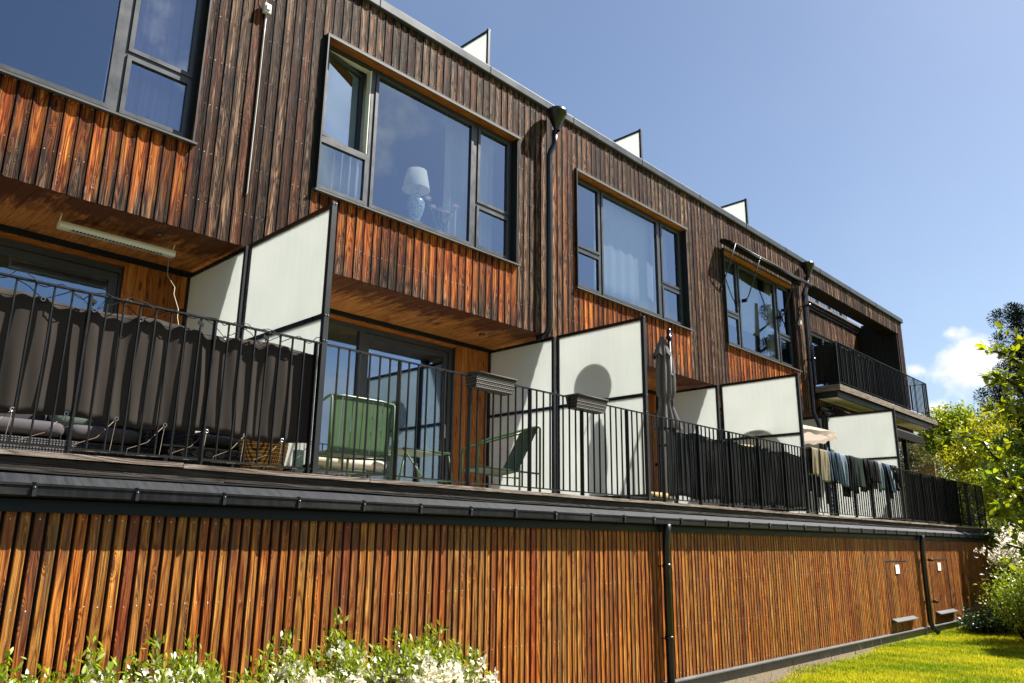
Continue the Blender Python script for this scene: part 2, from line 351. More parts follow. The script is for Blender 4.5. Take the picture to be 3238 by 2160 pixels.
# ------------------------------------------------------------ mesh builder
class MB:
    def __init__(s):
        s.v = []; s.f = []; s.wc = []; s.bc = []; s.bl = []; s.mi = []; s.sm = []
    def add(s, vs, fs, m=0, wc=None, bc=None, bl=None, sm=False):
        b = len(s.v); s.v += [tuple(p) for p in vs]
        for f in fs: s.f.append(tuple(i + b for i in f)); s.mi.append(m); s.sm.append(sm)
        n = len(vs)
        s.wc += wc if wc else [(p[0], p[1], p[2]) for p in vs]
        s.bc += bc if bc else [(.5, .5, 0., 1.)] * n
        s.bl += bl if bl else [(.5, 0., 0.)] * n
    def box(s, x0, x1, y0, y1, z0, z1, m=0, grain=None, fresh=0.):
        vs = [(x, y, z) for x in (x0, x1) for y in (y0, y1) for z in (z0, z1)]
        fs = [(0, 1, 3, 2), (4, 6, 7, 5), (0, 4, 5, 1), (2, 3, 7, 6), (0, 2, 6, 4), (1, 5, 7, 3)]
        if grain:
            r1, r2 = random.random(), random.random(); o = r1 * 57.3
            pm = {'x': (1, 2, 0), 'y': (0, 2, 1), 'z': (0, 1, 2)}[grain]
            wc = [(p[pm[0]] + o, p[pm[1]] + o * .7, p[pm[2]] + o * 3.1) for p in vs]
            s.add(vs, fs, m, wc, [(r1, r2, fresh, 1.)] * 8)
        else: s.add(vs, fs, m)
    def obox(s, c, ax, ay, az, m=0):
        c, ax, ay, az = map(Vector, (c, ax, ay, az))
        vs = [c + i * ax + j * ay + k_ * az for i in (-1, 1) for j in (-1, 1) for k_ in (-1, 1)]
        s.add(vs, [(0, 1, 3, 2), (4, 6, 7, 5), (0, 4, 5, 1), (2, 3, 7, 6), (0, 2, 6, 4), (1, 5, 7, 3)], m)
    def tube(s, pts, r, n=8, m=0, cap=True):
        pts = [Vector(p) for p in pts]
        rs = r if isinstance(r, (list, tuple)) else [r] * len(pts)
        rings = []; pn = None
        for i, p in enumerate(pts):
            t = (pts[min(i + 1, len(pts) - 1)] - pts[max(i - 1, 0)]).normalized()
            if pn is None:
                a = Vector((0, 0, 1)) if abs(t.z) < .9 else Vector((1, 0, 0)); pn = t.cross(a).normalized()
            pn = (pn - t * pn.dot(t)).normalized(); bn = t.cross(pn)
            rings.append([p + rs[i] * (math.cos(2 * math.pi * j / n) * pn + math.sin(2 * math.pi * j / n) * bn) for j in range(n)])
        vs = [q for rg in rings for q in rg]; fs = []
        for i in range(len(pts) - 1):
            for j in range(n): fs.append((i * n + j, i * n + (j + 1) % n, (i + 1) * n + (j + 1) % n, (i + 1) * n + j))
        if cap: fs += [tuple(range(n - 1, -1, -1)), tuple((len(pts) - 1) * n + j for j in range(n))]
        s.add(vs, fs, m, sm=True)
    def lathe(s, c, prof, n=24, m=0, closed=False, sx=1., sy=1.):
        vs = []
        for (r, z) in prof:
            for j in range(n): a = 2 * math.pi * j / n; vs.append((c[0] + sx * r * math.cos(a), c[1] + sy * r * math.sin(a), c[2] + z))
        fs = [(i * n + j, i * n + (j + 1) % n, (i + 1) * n + (j + 1) % n, (i + 1) * n + j) for i in range(len(prof) - 1) for j in range(n)]
        if closed: fs += [tuple(range(n - 1, -1, -1)), tuple((len(prof) - 1) * n + j for j in range(n))]
        s.add(vs, fs, m, sm=True)
    def grid(s, fn, nu, nv, m=0, sm=True, two=0.):
        vs = [fn(i / nu, j / nv) for i in range(nu + 1) for j in range(nv + 1)]
        q = nv + 1
        s.add(vs, [(i * q + j, (i + 1) * q + j, (i + 1) * q + j + 1, i * q + j + 1) for i in range(nu) for j in range(nv)], m, sm=sm)
    def cushion(s, x0, x1, y0, y1, z0, z1, m=0, pw=5.):
        cx, cy, cz = (x0 + x1) / 2, (y0 + y1) / 2, (z0 + z1) / 2; hx, hy, hz = (x1 - x0) / 2, (y1 - y0) / 2, (z1 - z0) / 2
        def fn(u, v):
            a = 2 * math.pi * u; b = math.pi * (v - .5)
            e = 2 / pw; sg = lambda q: (abs(q) ** e) * (1 if q >= 0 else -1)
            return (cx + hx * sg(math.cos(a)) * sg(math.cos(b)), cy + hy * sg(math.sin(a)) * sg(math.cos(b)), cz + hz * (abs(math.sin(b)) ** .8) * (1 if b > 0 else -1))
        s.grid(fn, 28, 12, m)
    def build(s, name, mats, parent=None, label=None, kind=None, loc=None, bevel=0, solid=0, sub=0):
        if not isinstance(mats, (list, tuple)): mats = [mats]
        me = bpy.data.meshes.new(name)
        o = bpy.data.objects.new(name, me); COL.objects.link(o)
        org = Vector((0, 0, 0))
        if parent is not None:
            o.parent = parent; org = world_loc(parent)
        elif loc is not None:
            org = Vector(loc); o.location = org
        me.from_pydata([tuple(Vector(p) - org) for p in s.v], [], s.f)
        for m in mats: me.materials.append(m)
        me.polygons.foreach_set('material_index', s.mi); me.polygons.foreach_set('use_smooth', s.sm)
        if any(m.name.split('.')[0] in ('oiled_larch', 'weathered_larch', 'sheltered_larch', 'stained_soffit', 'grey_timber', 'black_timber', 'pale_timber', 'deck_timber', 'shaded_grey_timber') for m in mats):
            a = me.attributes.new('wc', 'FLOAT_VECTOR', 'POINT'); a.data.foreach_set('vector', np.array(s.wc, 'f').ravel())
            a = me.attributes.new('bc', 'FLOAT_COLOR', 'POINT'); a.data.foreach_set('color', np.array(s.bc, 'f').ravel())
            a = me.attributes.new('bl', 'FLOAT_VECTOR', 'POINT'); a.data.foreach_set('vector', np.array(s.bl, 'f').ravel())
        me.update()
        if label: o['label'] = label
        if kind: o['kind'] = kind
        if solid:
            q = o.modifiers.new('solid', 'SOLIDIFY'); q.thickness = solid; q.offset = 0
        if sub:
            q = o.modifiers.new('sub', 'SUBSURF'); q.levels = sub; q.render_levels = sub
        if bevel:
            q = o.modifiers.new('bevel', 'BEVEL'); q.width = bevel; q.segments = 2; q.limit_method = 'ANGLE'
        return o

def world_loc(o):
    p = Vector(o.location)
    while o.parent is not None: o = o.parent; p = p + Vector(o.location)
    return p
def thing(name, loc, label, cat, group=None):
    o = bpy.data.objects.new(name, None); COL.objects.link(o)
    o.empty_display_size = .2
    o.location = loc; tag(o, label, cat, group); return o
def tag(o, label, cat, group=None):
    o['label'] = label; o['category'] = cat
    if group: o['group'] = group
    return o
def part_copy(src, parent, off):
    c = src.copy(); COL.objects.link(c); c.parent = parent; c.location = Vector(src.location) + Vector(off); return c

def cladding(mb, x0, x1, z0, z1, y, pitch, gap, proud, holes=(), fresh=None, zc=(), bow=.003, m=0, ns=.62, jit=.0025):
    """vertical boards whose fronts lie at y, on a dark back layer 'proud' behind"""
    n = int(round((x1 - x0) / pitch)); pitch = (x1 - x0) / n
    for i in range(n):
        a = x0 + i * pitch + gap / 2; b = a + pitch - gap
        r1, r2 = random.random(), random.random(); off = random.random() * 90
        dy = random.uniform(-jit, jit); tl = random.uniform(-.0025, .0025)
        iv = [(z0, z1)]
        mid = (a + b) / 2
        for (hx0, hx1, hz0, hz1) in holes:
            if hx0 < mid < hx1:
                nv = []
                for (p, q) in iv:
                    if hz0 >= q or hz1 <= p: nv.append((p, q)); continue
                    if hz0 > p: nv.append((p, hz0))
                    if hz1 < q: nv.append((hz1, q))
                iv = nv
        hw = (b - a) / 2; c = .004
        us = [-hw, -hw + c, -hw * .5, 0, hw * .5, hw - c, hw]
        ds = [c, 0, bow * .75, bow, bow * .75, 0, c]
        for (p, q) in iv:
            zs = sorted(set([p, q] + [z for z in zc if p < z < q]))
            vs = []; wc = []; bc = []; bl_ = []
            for z in zs:
                for u, d in zip(us, ds):
                    x = mid + u; yy = y + d + dy + tl * u / hw
                    vs.append((x, yy, z)); wc.append((u + off, yy * .3 + off * .37, z + off * 1.7))
                    bc.append((r1, r2, fresh(x, z) if fresh else 0., 1.)); bl_.append((u, hw * ns, z))
            k = len(us); base = len(vs)
            fs = [(j * k + t, j * k + t + 1, (j + 1) * k + t + 1, (j + 1) * k + t) for j in range(len(zs) - 1) for t in range(k - 1)]
            for z in zs:      # side faces back to the wall
                for u in (-hw, hw):
                    vs.append((mid + u, y + proud + .004, z)); wc.append((u + off, 0, z + off * 1.7)); bc.append((r1, r2, 0., 1.)); bl_.append((9., 0, z))
            for j in range(len(zs) - 1):
                B = base + 2 * j
                fs.append((j * k, (j + 1) * k, B + 2, B)); fs.append((j * k + k - 1, B + 1, B + 3, (j + 1) * k + k - 1))
            lo = [t for t in range(k)] + [base + 1, base]; hi = [(len(zs) - 1) * k + t for t in range(k)] + [base + 2 * len(zs) - 1, base + 2 * len(zs) - 2]
            fs.append(tuple(reversed(lo))); fs.append(tuple(hi))
            mb.add(vs, fs, m, wc, bc, bl_)

def sheet_with_holes(mb, x0, x1, z0, z1, y0, y1, holes, m=0):
    xs = sorted(set([x0, x1] + [h for H in holes for h in H[:2] if x0 < h < x1])); zs = sorted(set([z0, z1] + [h for H in holes for h in H[2:] if z0 < h < z1]))
    for i in range(len(xs) - 1):
        for j in range(len(zs) - 1):
            mx_, mz = (xs[i] + xs[i + 1]) / 2, (zs[j] + zs[j + 1]) / 2
            if any(h[0] < mx_ < h[1] and h[2] < mz < h[3] for h in holes): continue
            mb.box(xs[i], xs[i + 1], y0, y1, zs[j], zs[j + 1], m)

# ------------------------------------------------------------ the building
XL, XR = -4.0, 25.55           # left and right ends
YF = 1.90                      # face of the upper storey
YW = 3.20                      # wall behind the terrace
ZD = 2.325                     # terrace deck
ZS = 4.85                      # soffit
bld = thing('row_house', (0, 0, 0.05), 'long timber clad house row with dark weathered boards above and orange boards below', 'building')
WIN = [(-.46, 2.954), (4.43, 7.87), (9.28, 12.74), (14.18, 17.62)]
WZ = (5.79, 7.87)
LOG = (18.53, 25.1, 5.54, 8.256)
holes = [(a, b, *WZ) for a, b in WIN] + [LOG]
def fresh_up(x, z):
    for a, b in WIN:
        if a - .05 < x < b + .02:
            if z < 5.9: return max(.0, min(1., .22 + (z - 4.9) / .85)) * (1. if x > a + .1 else .6)
    if 8.75 < x < 9.28: return .30
    return .0
m = MB()
cladding(m, XL, XR, ZS, 8.70, YF, .131, .010, .022, holes, fresh_up, zc=(5.0, 5.2, 5.4, 5.6, 5.75), bow=.010, jit=.004)
m.build('wall_cladding', W_OLD, bld, label='dark weathered boards, orange where window sills shelter them')
m = MB()
sheet_with_holes(m, XL, XR, ZS + .005, 8.66, YF + .025, YF + .09, holes)
m.box(XL, XL + .2, YF + .09, 9., ZS, 8.6); m.box(XR - .12, XR, YF + .12, 9., ZS + .5, 8.6)
m.build('wall_core', BLACKV, bld)
# lower wall
m = MB()
H1 = (16.38, 17.60, .42, 1.53); H2 = (19.10, 20.36, .42, 1.54)
cladding(m, XL, 25.02, .212, 1.985, 0.0, .0824, .022, .030, [(H1[0], H1[1], H1[3], H1[3] + .014), (H2[0], H2[1], H2[3], H2[3] + .014)], None, bow=.0035, ns=.0, jit=.002)
m.build('lower_cladding', W_OIL, bld, label='glossy orange boards with dark gaps')
m = MB(); m.box(XL, 25.0, .034, .10, .10, 2.2); m.build('lower_wall_core', BLACKV, bld)
m = MB(); m.box(XL, 25.0, .010, .032, -.1, .179)
for i in range(30): m.box(XL + i * .98 + .35, XL + i * .98 + .356, .006, .010, .05, .178)
m.box(25.0, 25.06, .0, 3., .0, 2.1)
m.build('plinth', CONC, bld)
m = MB()
m.add([(x, y, z) for x in (XL, 25.03) for (y, z) in ((-.045, .180), (-.045, .194), (.018, .213), (.018, .180))],
      [(0, 1, 5, 4), (1, 2, 6, 5), (0, 4, 7, 3), (0, 3, 2, 1), (4, 5, 6, 7), (2, 3, 7, 6)])
for i in range(16): m.box(XL + i * 1.95 + .6, XL + i * 1.95 + .606, -.048, -.0455, .178, .196)
m.build('base_flashing', LEDGE, bld, label='grey metal ledge under the boards')
# hatches in the lower wall
for (a, b, c, d), ps in ((H1, (17.0, 1.375)), (H2, (19.72, 1.39))):
    m = MB()
    m.box(a - .01, b + .01, -.006, .03, d + .0, d + .016)
    m.box(a - .01, a + .006, -.005, .03, c, d); m.box(b - .006, b + .01, -.005, .03, c, d); m.box(a, b, -.005, .03, c - .03, c - .02)
    h = m.build('wall_hatch', BLACKV, bld, label='flush board hatch')
    m = MB(); zt = c + .02
    m.add([(x, y, z) for x in (a + .04, b + .06) for (y, z) in ((-.10, zt - .035), (-.10, zt - .020), (-.006, zt + .025), (-.006, zt - .03))],
          [(0, 1, 5, 4), (1, 2, 6, 5), (0, 4, 7, 3), (0, 3, 2, 1), (4, 5, 6, 7), (2, 3, 7, 6)])
    m.build('vent_hood', LEDGE, h, label='sloping metal vent hood')
    m = MB(); m.box(ps[0] - .105, ps[0] + .105, -.014, -.007, ps[1] - .085, ps[1] + .085)
    k = NT('paper'); o_ = k.obj()
    k.fin(k.pbr(k.mix(k.rng(k.noise(k.vm('MULTIPLY', o_, (20, 1, 90)), 1., 2), .5, .7, 0., .25), (.80, .78, .80), (.45, .45, .5)), .7))
    m.build('paper_notice', k.m, h, label='white paper sheet pinned to the hatch')
# fascia, gutter, flashing, deck edge
def strip(prof, x0, x1, name, mat, label=None, parent=bld, seams=(), grain=False, wob=0):
    mb = MB(); n = len(prof); xs = [x0, x1]
    if wob: xs = list(np.arange(x0, x1, .35)) + [x1]
    vs = []; wc = []
    for x in xs:
        dz_ = wob * (math.sin(x * 2.1) + .6 * math.sin(x * 5.3 + 1) + .4 * math.sin(x * 11.))
        for (y, z) in prof: vs.append((x, y, z + dz_)); wc.append((z + 3, y + 5, x))
    fs = [(i * n + j, (i + 1) * n + j, (i + 1) * n + (j + 1) % n, i * n + (j + 1) % n) for i in range(len(xs) - 1) for j in range(n)]
    fs += [tuple(range(n)), tuple(reversed([(len(xs) - 1) * n + j for j in range(n)]))]
    mb.add(vs, fs, 0, wc)
    return mb.build(name, mat, parent, label=label)
strip([(-.035, 1.952), (-.04, 1.99), (-.035, 2.03), (.02, 2.03), (.02, 1.952)], XL, 25.03, 'eaves_fascia', DARKM, 'smooth dark blue grey metal fascia under the gutter')
gut = strip([(-.125, 2.040), (-.135, 2.05), (-.135, 2.105), (-.142, 2.108), (-.142, 2.122), (-.125, 2.122), (-.123, 2.06), (-.05, 2.06), (-.05, 2.040)], XL, 25.05, 'gutter', GUT, 'black box gutter with dusty streaks')
mb = MB()
mb.box(-.011, .011, -.150, -.136, 2.043, 2.1085, 0); mb.box(-.008, .008, -.148, -.06, 2.123, 2.13, 0)
mb.lathe((0, -.151, 2.097), [(.0, -.005), (.005, -.002), (.005, .002), (.0, .005)], 8, 1)
b0 = mb.build('gutter_bracket', [METAL, STEEL], gut)
b0.location = (-1.602, 0, 0)
base = Vector(b0.location)
for i in range(1, 44):
    c = b0.copy(); COL.objects.link(c); c.parent = gut; c.location = base + Vector((i * .6137, 0, 0))
strip([(-.120, 2.124), (-.005, 2.190), (.03, 2.190), (.03, 2.124)], XL, 25.05, 'sloping_flashing', FLASH, 'chalky grey sloping sheet with torn dark edge')
strip([(-.022, 2.196), (-.022, 2.206), (.05, 2.206), (.05, 2.196)], XL, 25.0, 'roofing_felt_edge', BLACKV, wob=.004)
# timber deck edge in lengths
mb = MB(); x = XL
lens = [3.2, 3.83, 4.4, 3.9, 4.5, 4.1, 4.6, 4.4]
xs = [XL]
for q in (2.42, 4.05, 7.9, 11.6, 15.3, 19.2, 22.6, 25.0): xs.append(q)
for i in range(len(xs) - 1):
    dz_ = random.uniform(-.004, .004)
    mb.box(xs[i] + .003, xs[i + 1] - .003, -.026 + random.uniform(-.003, .003), .08, 2.293 + dz_, 2.326 + dz_, 0, 'x')
    mb.box(xs[i] + .33, xs[i + 1] + .327 if i < len(xs) - 2 else xs[i + 1], 0.0, .03, 2.210 - dz_, 2.287 + min(dz_, 0), 1, 'x')  # fascia: grey timber darkened in colour for the shade under the plank
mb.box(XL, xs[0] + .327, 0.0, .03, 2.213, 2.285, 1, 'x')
mb.build('deck_edge', [W_GREY, W_SHADED], bld, label='weathered grey plank over a like board coloured dark for its shade')
mb = MB(); mb.box(XL, 25.0, .08, YW, 2.20, 2.31); mb.build('deck_slab', BLACKV, bld)
mb = MB(); y = .085
while y < YW - .1:
    mb.box(XL, 25.0, y, y + .118, 2.311, ZD, 0, 'x'); y += .124
mb.build('deck_boards', W_DECK, bld)
# downpipes
def downpipe(pts, r, nm, lab, brk, rim=None, par=None):
    mb = MB(); mb.tube(pts, r, 14)
    if rim: mb.lathe(rim, [(.05, 0.), (.052, .03), (.155, .30), (.162, .305), (.162, .36), (.156, .36), (.15, .30), (.04, .04)], 22)
    for z in brk: mb.lathe((pts[-1][0], pts[-1][1], z), [(r, 0), (r + .006, .0), (r + .006, .05), (r, .05)], 14)
    o = mb.build(nm, PIPE, bld, label=lab)
    for z in brk:
        q = MB(); yw = {True: 0., False: YF}[pts[-1][1] < 1]
        q.obox((pts[-1][0] - .03, (pts[-1][1] + yw) / 2 + .01, z + .025), (.035, .0, 0), (0, abs(yw - pts[-1][1]) / 2, 0), (0, 0, .005))
        q.build('pipe_bracket', PIPE, o)
    return o
downpipe([(8.55, -.11, 2.05), (8.55, -.10, 1.95), (8.55, -.085, 1.8), (8.55, -.08, 1.6), (8.55, -.08, .12)], .049, 'downpipe', 'black round downpipe on the lower boards nearer the camera', (1.52, .68))
downpipe([(18.43, -.11, 2.05), (18.43, -.10, 1.95), (18.43, -.085, 1.8), (18.43, -.08, 1.6), (18.43, -.08, .28), (18.46, -.12, .17), (18.50, -.20, .08)], .049, 'downpipe', 'black round downpipe on the lower boards between the hatches', (1.52, .68))
downpipe([(8.58, 1.745, 8.25), (8.58, 1.745, 8.02), (8.53, 1.78, 7.90), (8.50, 1.80, 7.78), (8.50, 1.80, 7.6), (8.50, 1.80, 4.93), (8.48, 1.85, 4.84), (8.46, 2.0, 4.80)], .046, 'downpipe', 'black downpipe with funnel head between the second and third window', (7.45, 6.1, ), rim=(8.58, 1.70, 8.23))
downpipe([(18.12, 1.745, 8.25), (18.12, 1.745, 8.02), (18.02, 1.78, 7.90), (17.97, 1.80, 7.78), (17.97, 1.80, 7.6), (17.97, 1.80, 4.95), (17.97, 1.80, 4.85), (17.99, 1.76, 4.72), (17.99, 1.70, 4.5), (17.99, 1.70, 3.9)], .046, 'downpipe', 'black downpipe with funnel head left of the corner balcony', (7.45, 6.1), rim=(18.12, 1.70, 8.23))
# roof edge
cap = strip([(1.862, 8.672), (1.852, 8.69), (1.852, 8.80), (1.862, 8.82), (2.25, 8.82), (2.25, 8.80), (1.95, 8.78), (1.95, 8.672)], XL, XR + .08, 'roof_edge_flashing', ZINC, 'grey metal roof edge flashing')
mb = MB()
for x in (5.15, 7.22, 9.2, 11.23, 13.3, 15.3, 17.3, 19.3, 21.3, 23.3):
    mb = MB(); mb.box(x, x + .012, 1.845, 1.853, 8.685, 8.81); mb.build('flashing_seam', ZINC, cap)
mb = MB(); mb.box(XL, 18.5, 2.25, 9., 8.60, 8.78); mb.box(18.5, XR, 3.2, 9., 8.50, 8.70); mb.build('flat_roof', DARKM, bld)
# soffit
mb = MB(); x = XL; i = 0
while x < 18.4:
    x1 = min(x + .135, 18.42)
    zj = ZS - random.uniform(0, .002)
    r1, r2 = random.random(), random.random(); o = r1 * 57
    vs = [(xx, yy, zz) for xx in (x + .002, x1 - .002) for yy in (1.915, 2.4, 2.85, YW) for zz in (zj, zj + .02)]
    wc = [(p[0] + o, o * .7, p[1] + o * 3) for p in vs]
    bc = [(r1, r2, max(0, 1 - (p[1] - 1.9) / .95), 1.) for p in vs]
    fs = []
    for j in range(3): fs += [(j * 2, j * 2 + 2, 8 + j * 2 + 2, 8 + j * 2)]
    fs += [(0, 8, 9, 1), (0, 1, 3, 2), (2, 3, 5, 4), (4, 5, 7, 6), (8, 10, 11, 9), (10, 12, 13, 11), (12, 14, 15, 13)]
    mb.add(vs, fs, 0, wc, bc); x = x1
mb.build('soffit', W_SOF, bld, label='orange boards with dark water stains under the overhang')
mb = MB(); mb.box(XL, 25., 1.93, 9., ZS + .022, 4.93); mb.build('storey_floor', BLACKV, bld)
# terrace wall with doors
DOOR = [(-.50, 2.95), (4.42, 7.86), (9.30, 12.76), (14.2, 17.62), (19.2, 22.6)]
dh = [(a, b, ZD, 4.765) for a, b in DOOR]
mb = MB(); cladding(mb, XL, 25.0, ZD + .01, 4.80, YW - .01, .128, .004, .018, dh, None, bow=.001)
mb.build('terrace_wall_cladding', W_IN, bld, label='sheltered orange brown boards')
mb = MB(); sheet_with_holes(mb, XL, 25.0, ZD, ZS, YW + .012, YW + .06, dh); mb.build('terrace_wall_core', BLACKV, bld)
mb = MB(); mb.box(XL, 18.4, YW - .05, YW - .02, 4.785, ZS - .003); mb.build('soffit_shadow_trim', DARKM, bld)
for a, b in DOOR:
    d = MB(); d.box(a, b, YW - .012, YW + .08, 4.74, 4.775, 0, 'x')
    o = d.build('door_lintel', W_IN, bld)
for i, (a, b) in enumerate(DOOR):
    d = MB(); Y0 = YW + .04; Y1 = YW + .11
    zt = 4.735
    d.box(a, b, Y0, Y1, zt - .07, zt); d.box(a, b, Y0, Y1, ZD, ZD + .06)
    d.box(a, a + .08, Y0, Y1, ZD + .06, zt - .07); d.box(b - .08, b, Y0, Y1, ZD + .06, zt - .07)
    mx_ = a + 1.69
    d.box(mx_, mx_ + .10, Y0, Y1, ZD + .06, zt - .07)
    fr = d.build('terrace_door', FRAMEM, bld, label='dark framed glazed sliding door')
    d = MB(); x0, x1 = mx_ + .11, b - .085
    d.box(x0, x1, Y0 + .02, Y0 + .06, zt - .16, zt - .075); d.box(x0, x1, Y0 + .02, Y0 + .06, ZD + .065, ZD + .15)
    d.box(x0, x0 + .07, Y0 + .02, Y0 + .06, ZD + .15, zt - .16); d.box(x1 - .09, x1, Y0 + .02, Y0 + .06, ZD + .15, zt - .16)
    d.build('door_sash', FRAMEM, fr)
    d = MB(); d.box(a + .08, mx_, Y0 + .035, Y0 + .041, ZD + .06, zt - .07); d.box(x0 + .07, x1 - .09, Y0 + .035, Y0 + .041, ZD + .15, zt - .16)
    d.build('door_pane', GLASSD, fr)
    d = MB(); d.box(x1 - .055, x1 - .03, Y0 - .02, Y0 + .02, 3.32, 3.52); d.build('door_handle', STEEL, fr)
# rooms behind the glass
mb = MB()
for z0, z1 in ((ZD, 4.76), (4.95, 8.45)):
    yb = YW + .2 if z0 < 4 else YF + .20
    mb.box(XL, 18.4, 6.4, 6.5, z0, z1)
    for x in (XL + .1, 3.69, 8.58, 13.45, 18.35): mb.box(x, x + .06, yb, 6.4, z0, z1)
    mb.box(XL, 18.4, yb, 6.4, z1, z1 + .06)
mb.build('interior_walls', PLAST, bld)
mb = MB(); mb.box(XL, 25., YW + .12, 6.4, ZD - .05, ZD + .001); mb.box(XL, 18.4, YF + .15, 6.4, 4.94, 4.955); mb.build('interior_floors', FLOORI, bld)
# windows
def window(i, a, b, openpane=False):
    w0 = MB(); y0, y1 = 2.01, 2.09
    X = lambda v: a + v - 4.43
    z0, z1 = WZ[0] + .03, WZ[1] - .02
    gb, gt = 5.93, 7.765
    w0.box(a, b, y0, y1, z0, gb - .045); w0.box(a, b, y0, y1, gt + .045, z1 + .02)
    for p, q in ((4.43, 4.475), (5.205, 5.27), (7.045, 7.13), (7.80, 7.875)):
        w0.box(X(p), X(q) if q < 7.87 else b, y0 + .004, y1, gb - .045, gt + .045)
    w = w0.build('window', FRAMEM, bld, label=['dark framed window at the far left with violet curtains', 'dark framed window with a table lamp behind it and its small top left casement open',
        'dark framed window with sheer curtains right of the first downpipe', 'dark framed window under the rolled fabric awning'][i])
    # casements
    d = MB(); pn = MB()
    def sash(x0, x1, za, zb, t=.045):
        d.box(x0, x1, y0 - .012, y0 + .05, za, za + t); d.box(x0, x1, y0 - .012, y0 + .05, zb - t, zb)
        d.box(x0, x0 + t, y0 - .012, y0 + .05, za + t, zb - t); d.box(x1 - t, x1, y0 - .012, y0 + .05, za + t, zb - t)
        pn.add([(x0 + t, y0 + .018, za + t), (x1 - t, y0 + .018, za + t), (x1 - t, y0 + .018, zb - t), (x0 + t, y0 + .018, zb - t)], [(0, 1, 2, 3)])
    g1, g2 = gb - .045, gt + .045
    if not openpane: sash(X(4.465), X(5.21), 6.59, g2)
    sash(X(4.465), X(5.21), g1, 6.545)
    sash(X(5.268), X(7.04), g1, g2)
    sash(X(7.135), X(7.80), 6.59, g2); sash(X(7.135), X(7.80), g1, 6.545)
    d.box(X(4.475), X(5.205), y0 + .002, y1, 6.545, 6.59); d.box(X(7.13), X(7.80), y0 + .002, y1, 6.545, 6.59)
    d.build('casement', FRAMEM, w); pn.build('pane', GLASS, w)
    if openpane:
        q = MB(); g = MB(); q2 = MB()
        H = Vector((X(4.50), y0 + .02, 0)); an = math.radians(13)
        ux = Vector((math.cos(an), math.sin(an), 0)); uy = Vector((-math.sin(an), math.cos(an), 0)); wd = .69; za, zb = 6.60, g2 - .03
        def bar(u0, u1, z_0, z_1, th=.03, mm=q):
            c = H + ux * (u0 + u1) / 2 + Vector((0, 0, (z_0 + z_1) / 2)); mm.obox(c, ux * (u1 - u0) / 2, uy * th, (0, 0, (z_1 - z_0) / 2))
        bar(0, wd, za, za + .045); bar(0, wd, zb - .045, zb); bar(0, .045, za + .045, zb - .045); bar(wd - .045, wd, za + .045, zb - .045)
        bar(.045, wd - .045, za + .045, zb - .045, .003, g)
        q.build('open_casement', FRAMEM, w, label='small casement swung open inwards'); g.build('pane', GLASSC, w)
        q2.box(X(5.185), X(5.203), y0 + .01, y1 + .02, 6.60, g2); q2.box(X(4.48), X(5.2), y0 + .03, y1 + .02, g2 - .012, g2)
        q2.build('inner_rebate', CREAMP, w)
    # reveal and sill
    s = MB()
    s.box(a - .012, a + .006, YF - .045, 2.10, WZ[0] - .02, WZ[1] + .03); s.build('reveal', METAL, w)
    s = MB(); s.box(b - .006, b + .012, YF - .012, 2.10, WZ[0], WZ[1]); s.build('reveal', METAL, w)
    s = MB(); s.box(a, b + .02, YF - .03, 2.10, WZ[1] - .012, WZ[1] + .02, 0, 'x'); s.box(a - .01, b + .03, YF - .042, YF - .03, WZ[1] - .014, WZ[1] + .026, 1); s.box(a - .01, b + .03, YF - .042, YF + .02, WZ[1] + .022, WZ[1] + .032, 1)
    s.build('window_hood', [W_IN, LEDGE], w, label='timber soffit with a thin metal drip edge')
    s = MB()
    s.add([(x, y, z) for x in (a - .03, b + .03) for (y, z) in ((1.845, 5.775), (1.845, 5.797), (2.015, 5.835), (2.015, 5.80), (1.865, 5.775))],
          [(0, 1, 6, 5), (1, 2, 7, 6), (0, 5, 9, 4), (3, 8, 7, 2), (4, 9, 8, 3), (0, 4, 3, 2, 1), (5, 6, 7, 8, 9)])
    s.build('window_sill', LEDGE, w, label='grey metal sill')
    return w
for i, (a, b) in enumerate(WIN): window(i, a, b, i == 1)
# corner loggia
mb = MB()
cladding(mb, LOG[0], 25.1, 5.54, 8.60, 3.07, .131, .004, .02, [(20.3, 24.3, 5.54, 7.78)], None, bow=.003)
mb.build('loggia_back_wall', W_OLD, bld)
mb = MB(); sheet_with_holes(mb, LOG[0], 25.1, 5.5, 8.6, 3.092, 3.2, [(20.3, 24.3, 5.54, 7.78)])
mb.box(18.4, 18.52, YF + .09, 3.2, 5.3, 8.65); mb.box(25.2, XR - .13, 3.21, 9, 5.4, 8.5)
mb.build('loggia_core', BLACKV, bld)
mb = MB(); mb.box(18.54, 25.1, 2.96, 3.2, 8.60, 8.665, 0, 'x'); mb.box(18.54, 25.1, 3.0, 3.04, 8.50, 8.60, 1, 'x'); mb.box(18.54, 25.09, 3.03, 3.06, 8.42, 8.5, 1, 'x')
mb.build('loggia_coping', [W_GREY, W_BLK], bld)
mb = MB(); y = YF + .03
while y < 3.06:                         # dark return wall of tall boards
    mb.box(25.105 + random.uniform(0, .004), 25.13, y, y + .128, 5.54, 8.68, 0, 'z'); y += .132
mb.build('loggia_side_wall', W_BLK, bld, label='dark side wall of the loggia')
mb = MB(); x = 18.55
while x < 25.05: mb.box(x, x + .12, YF + .03, YF + .42, 8.236, 8.256, 0, 'y'); x += .124
mb.box(18.55, 25.1, YF + .40, YF + .425, 8.23, 8.66, 0, 'x')
mb.build('loggia_beam_lining', W_OLD, bld)
mb = MB(); mb.box(25.13, XR - .01, YF + .03, YF + .42, 5.3, 8.66, 0, 'z'); mb.build('corner_pillar', W_OLD, bld)
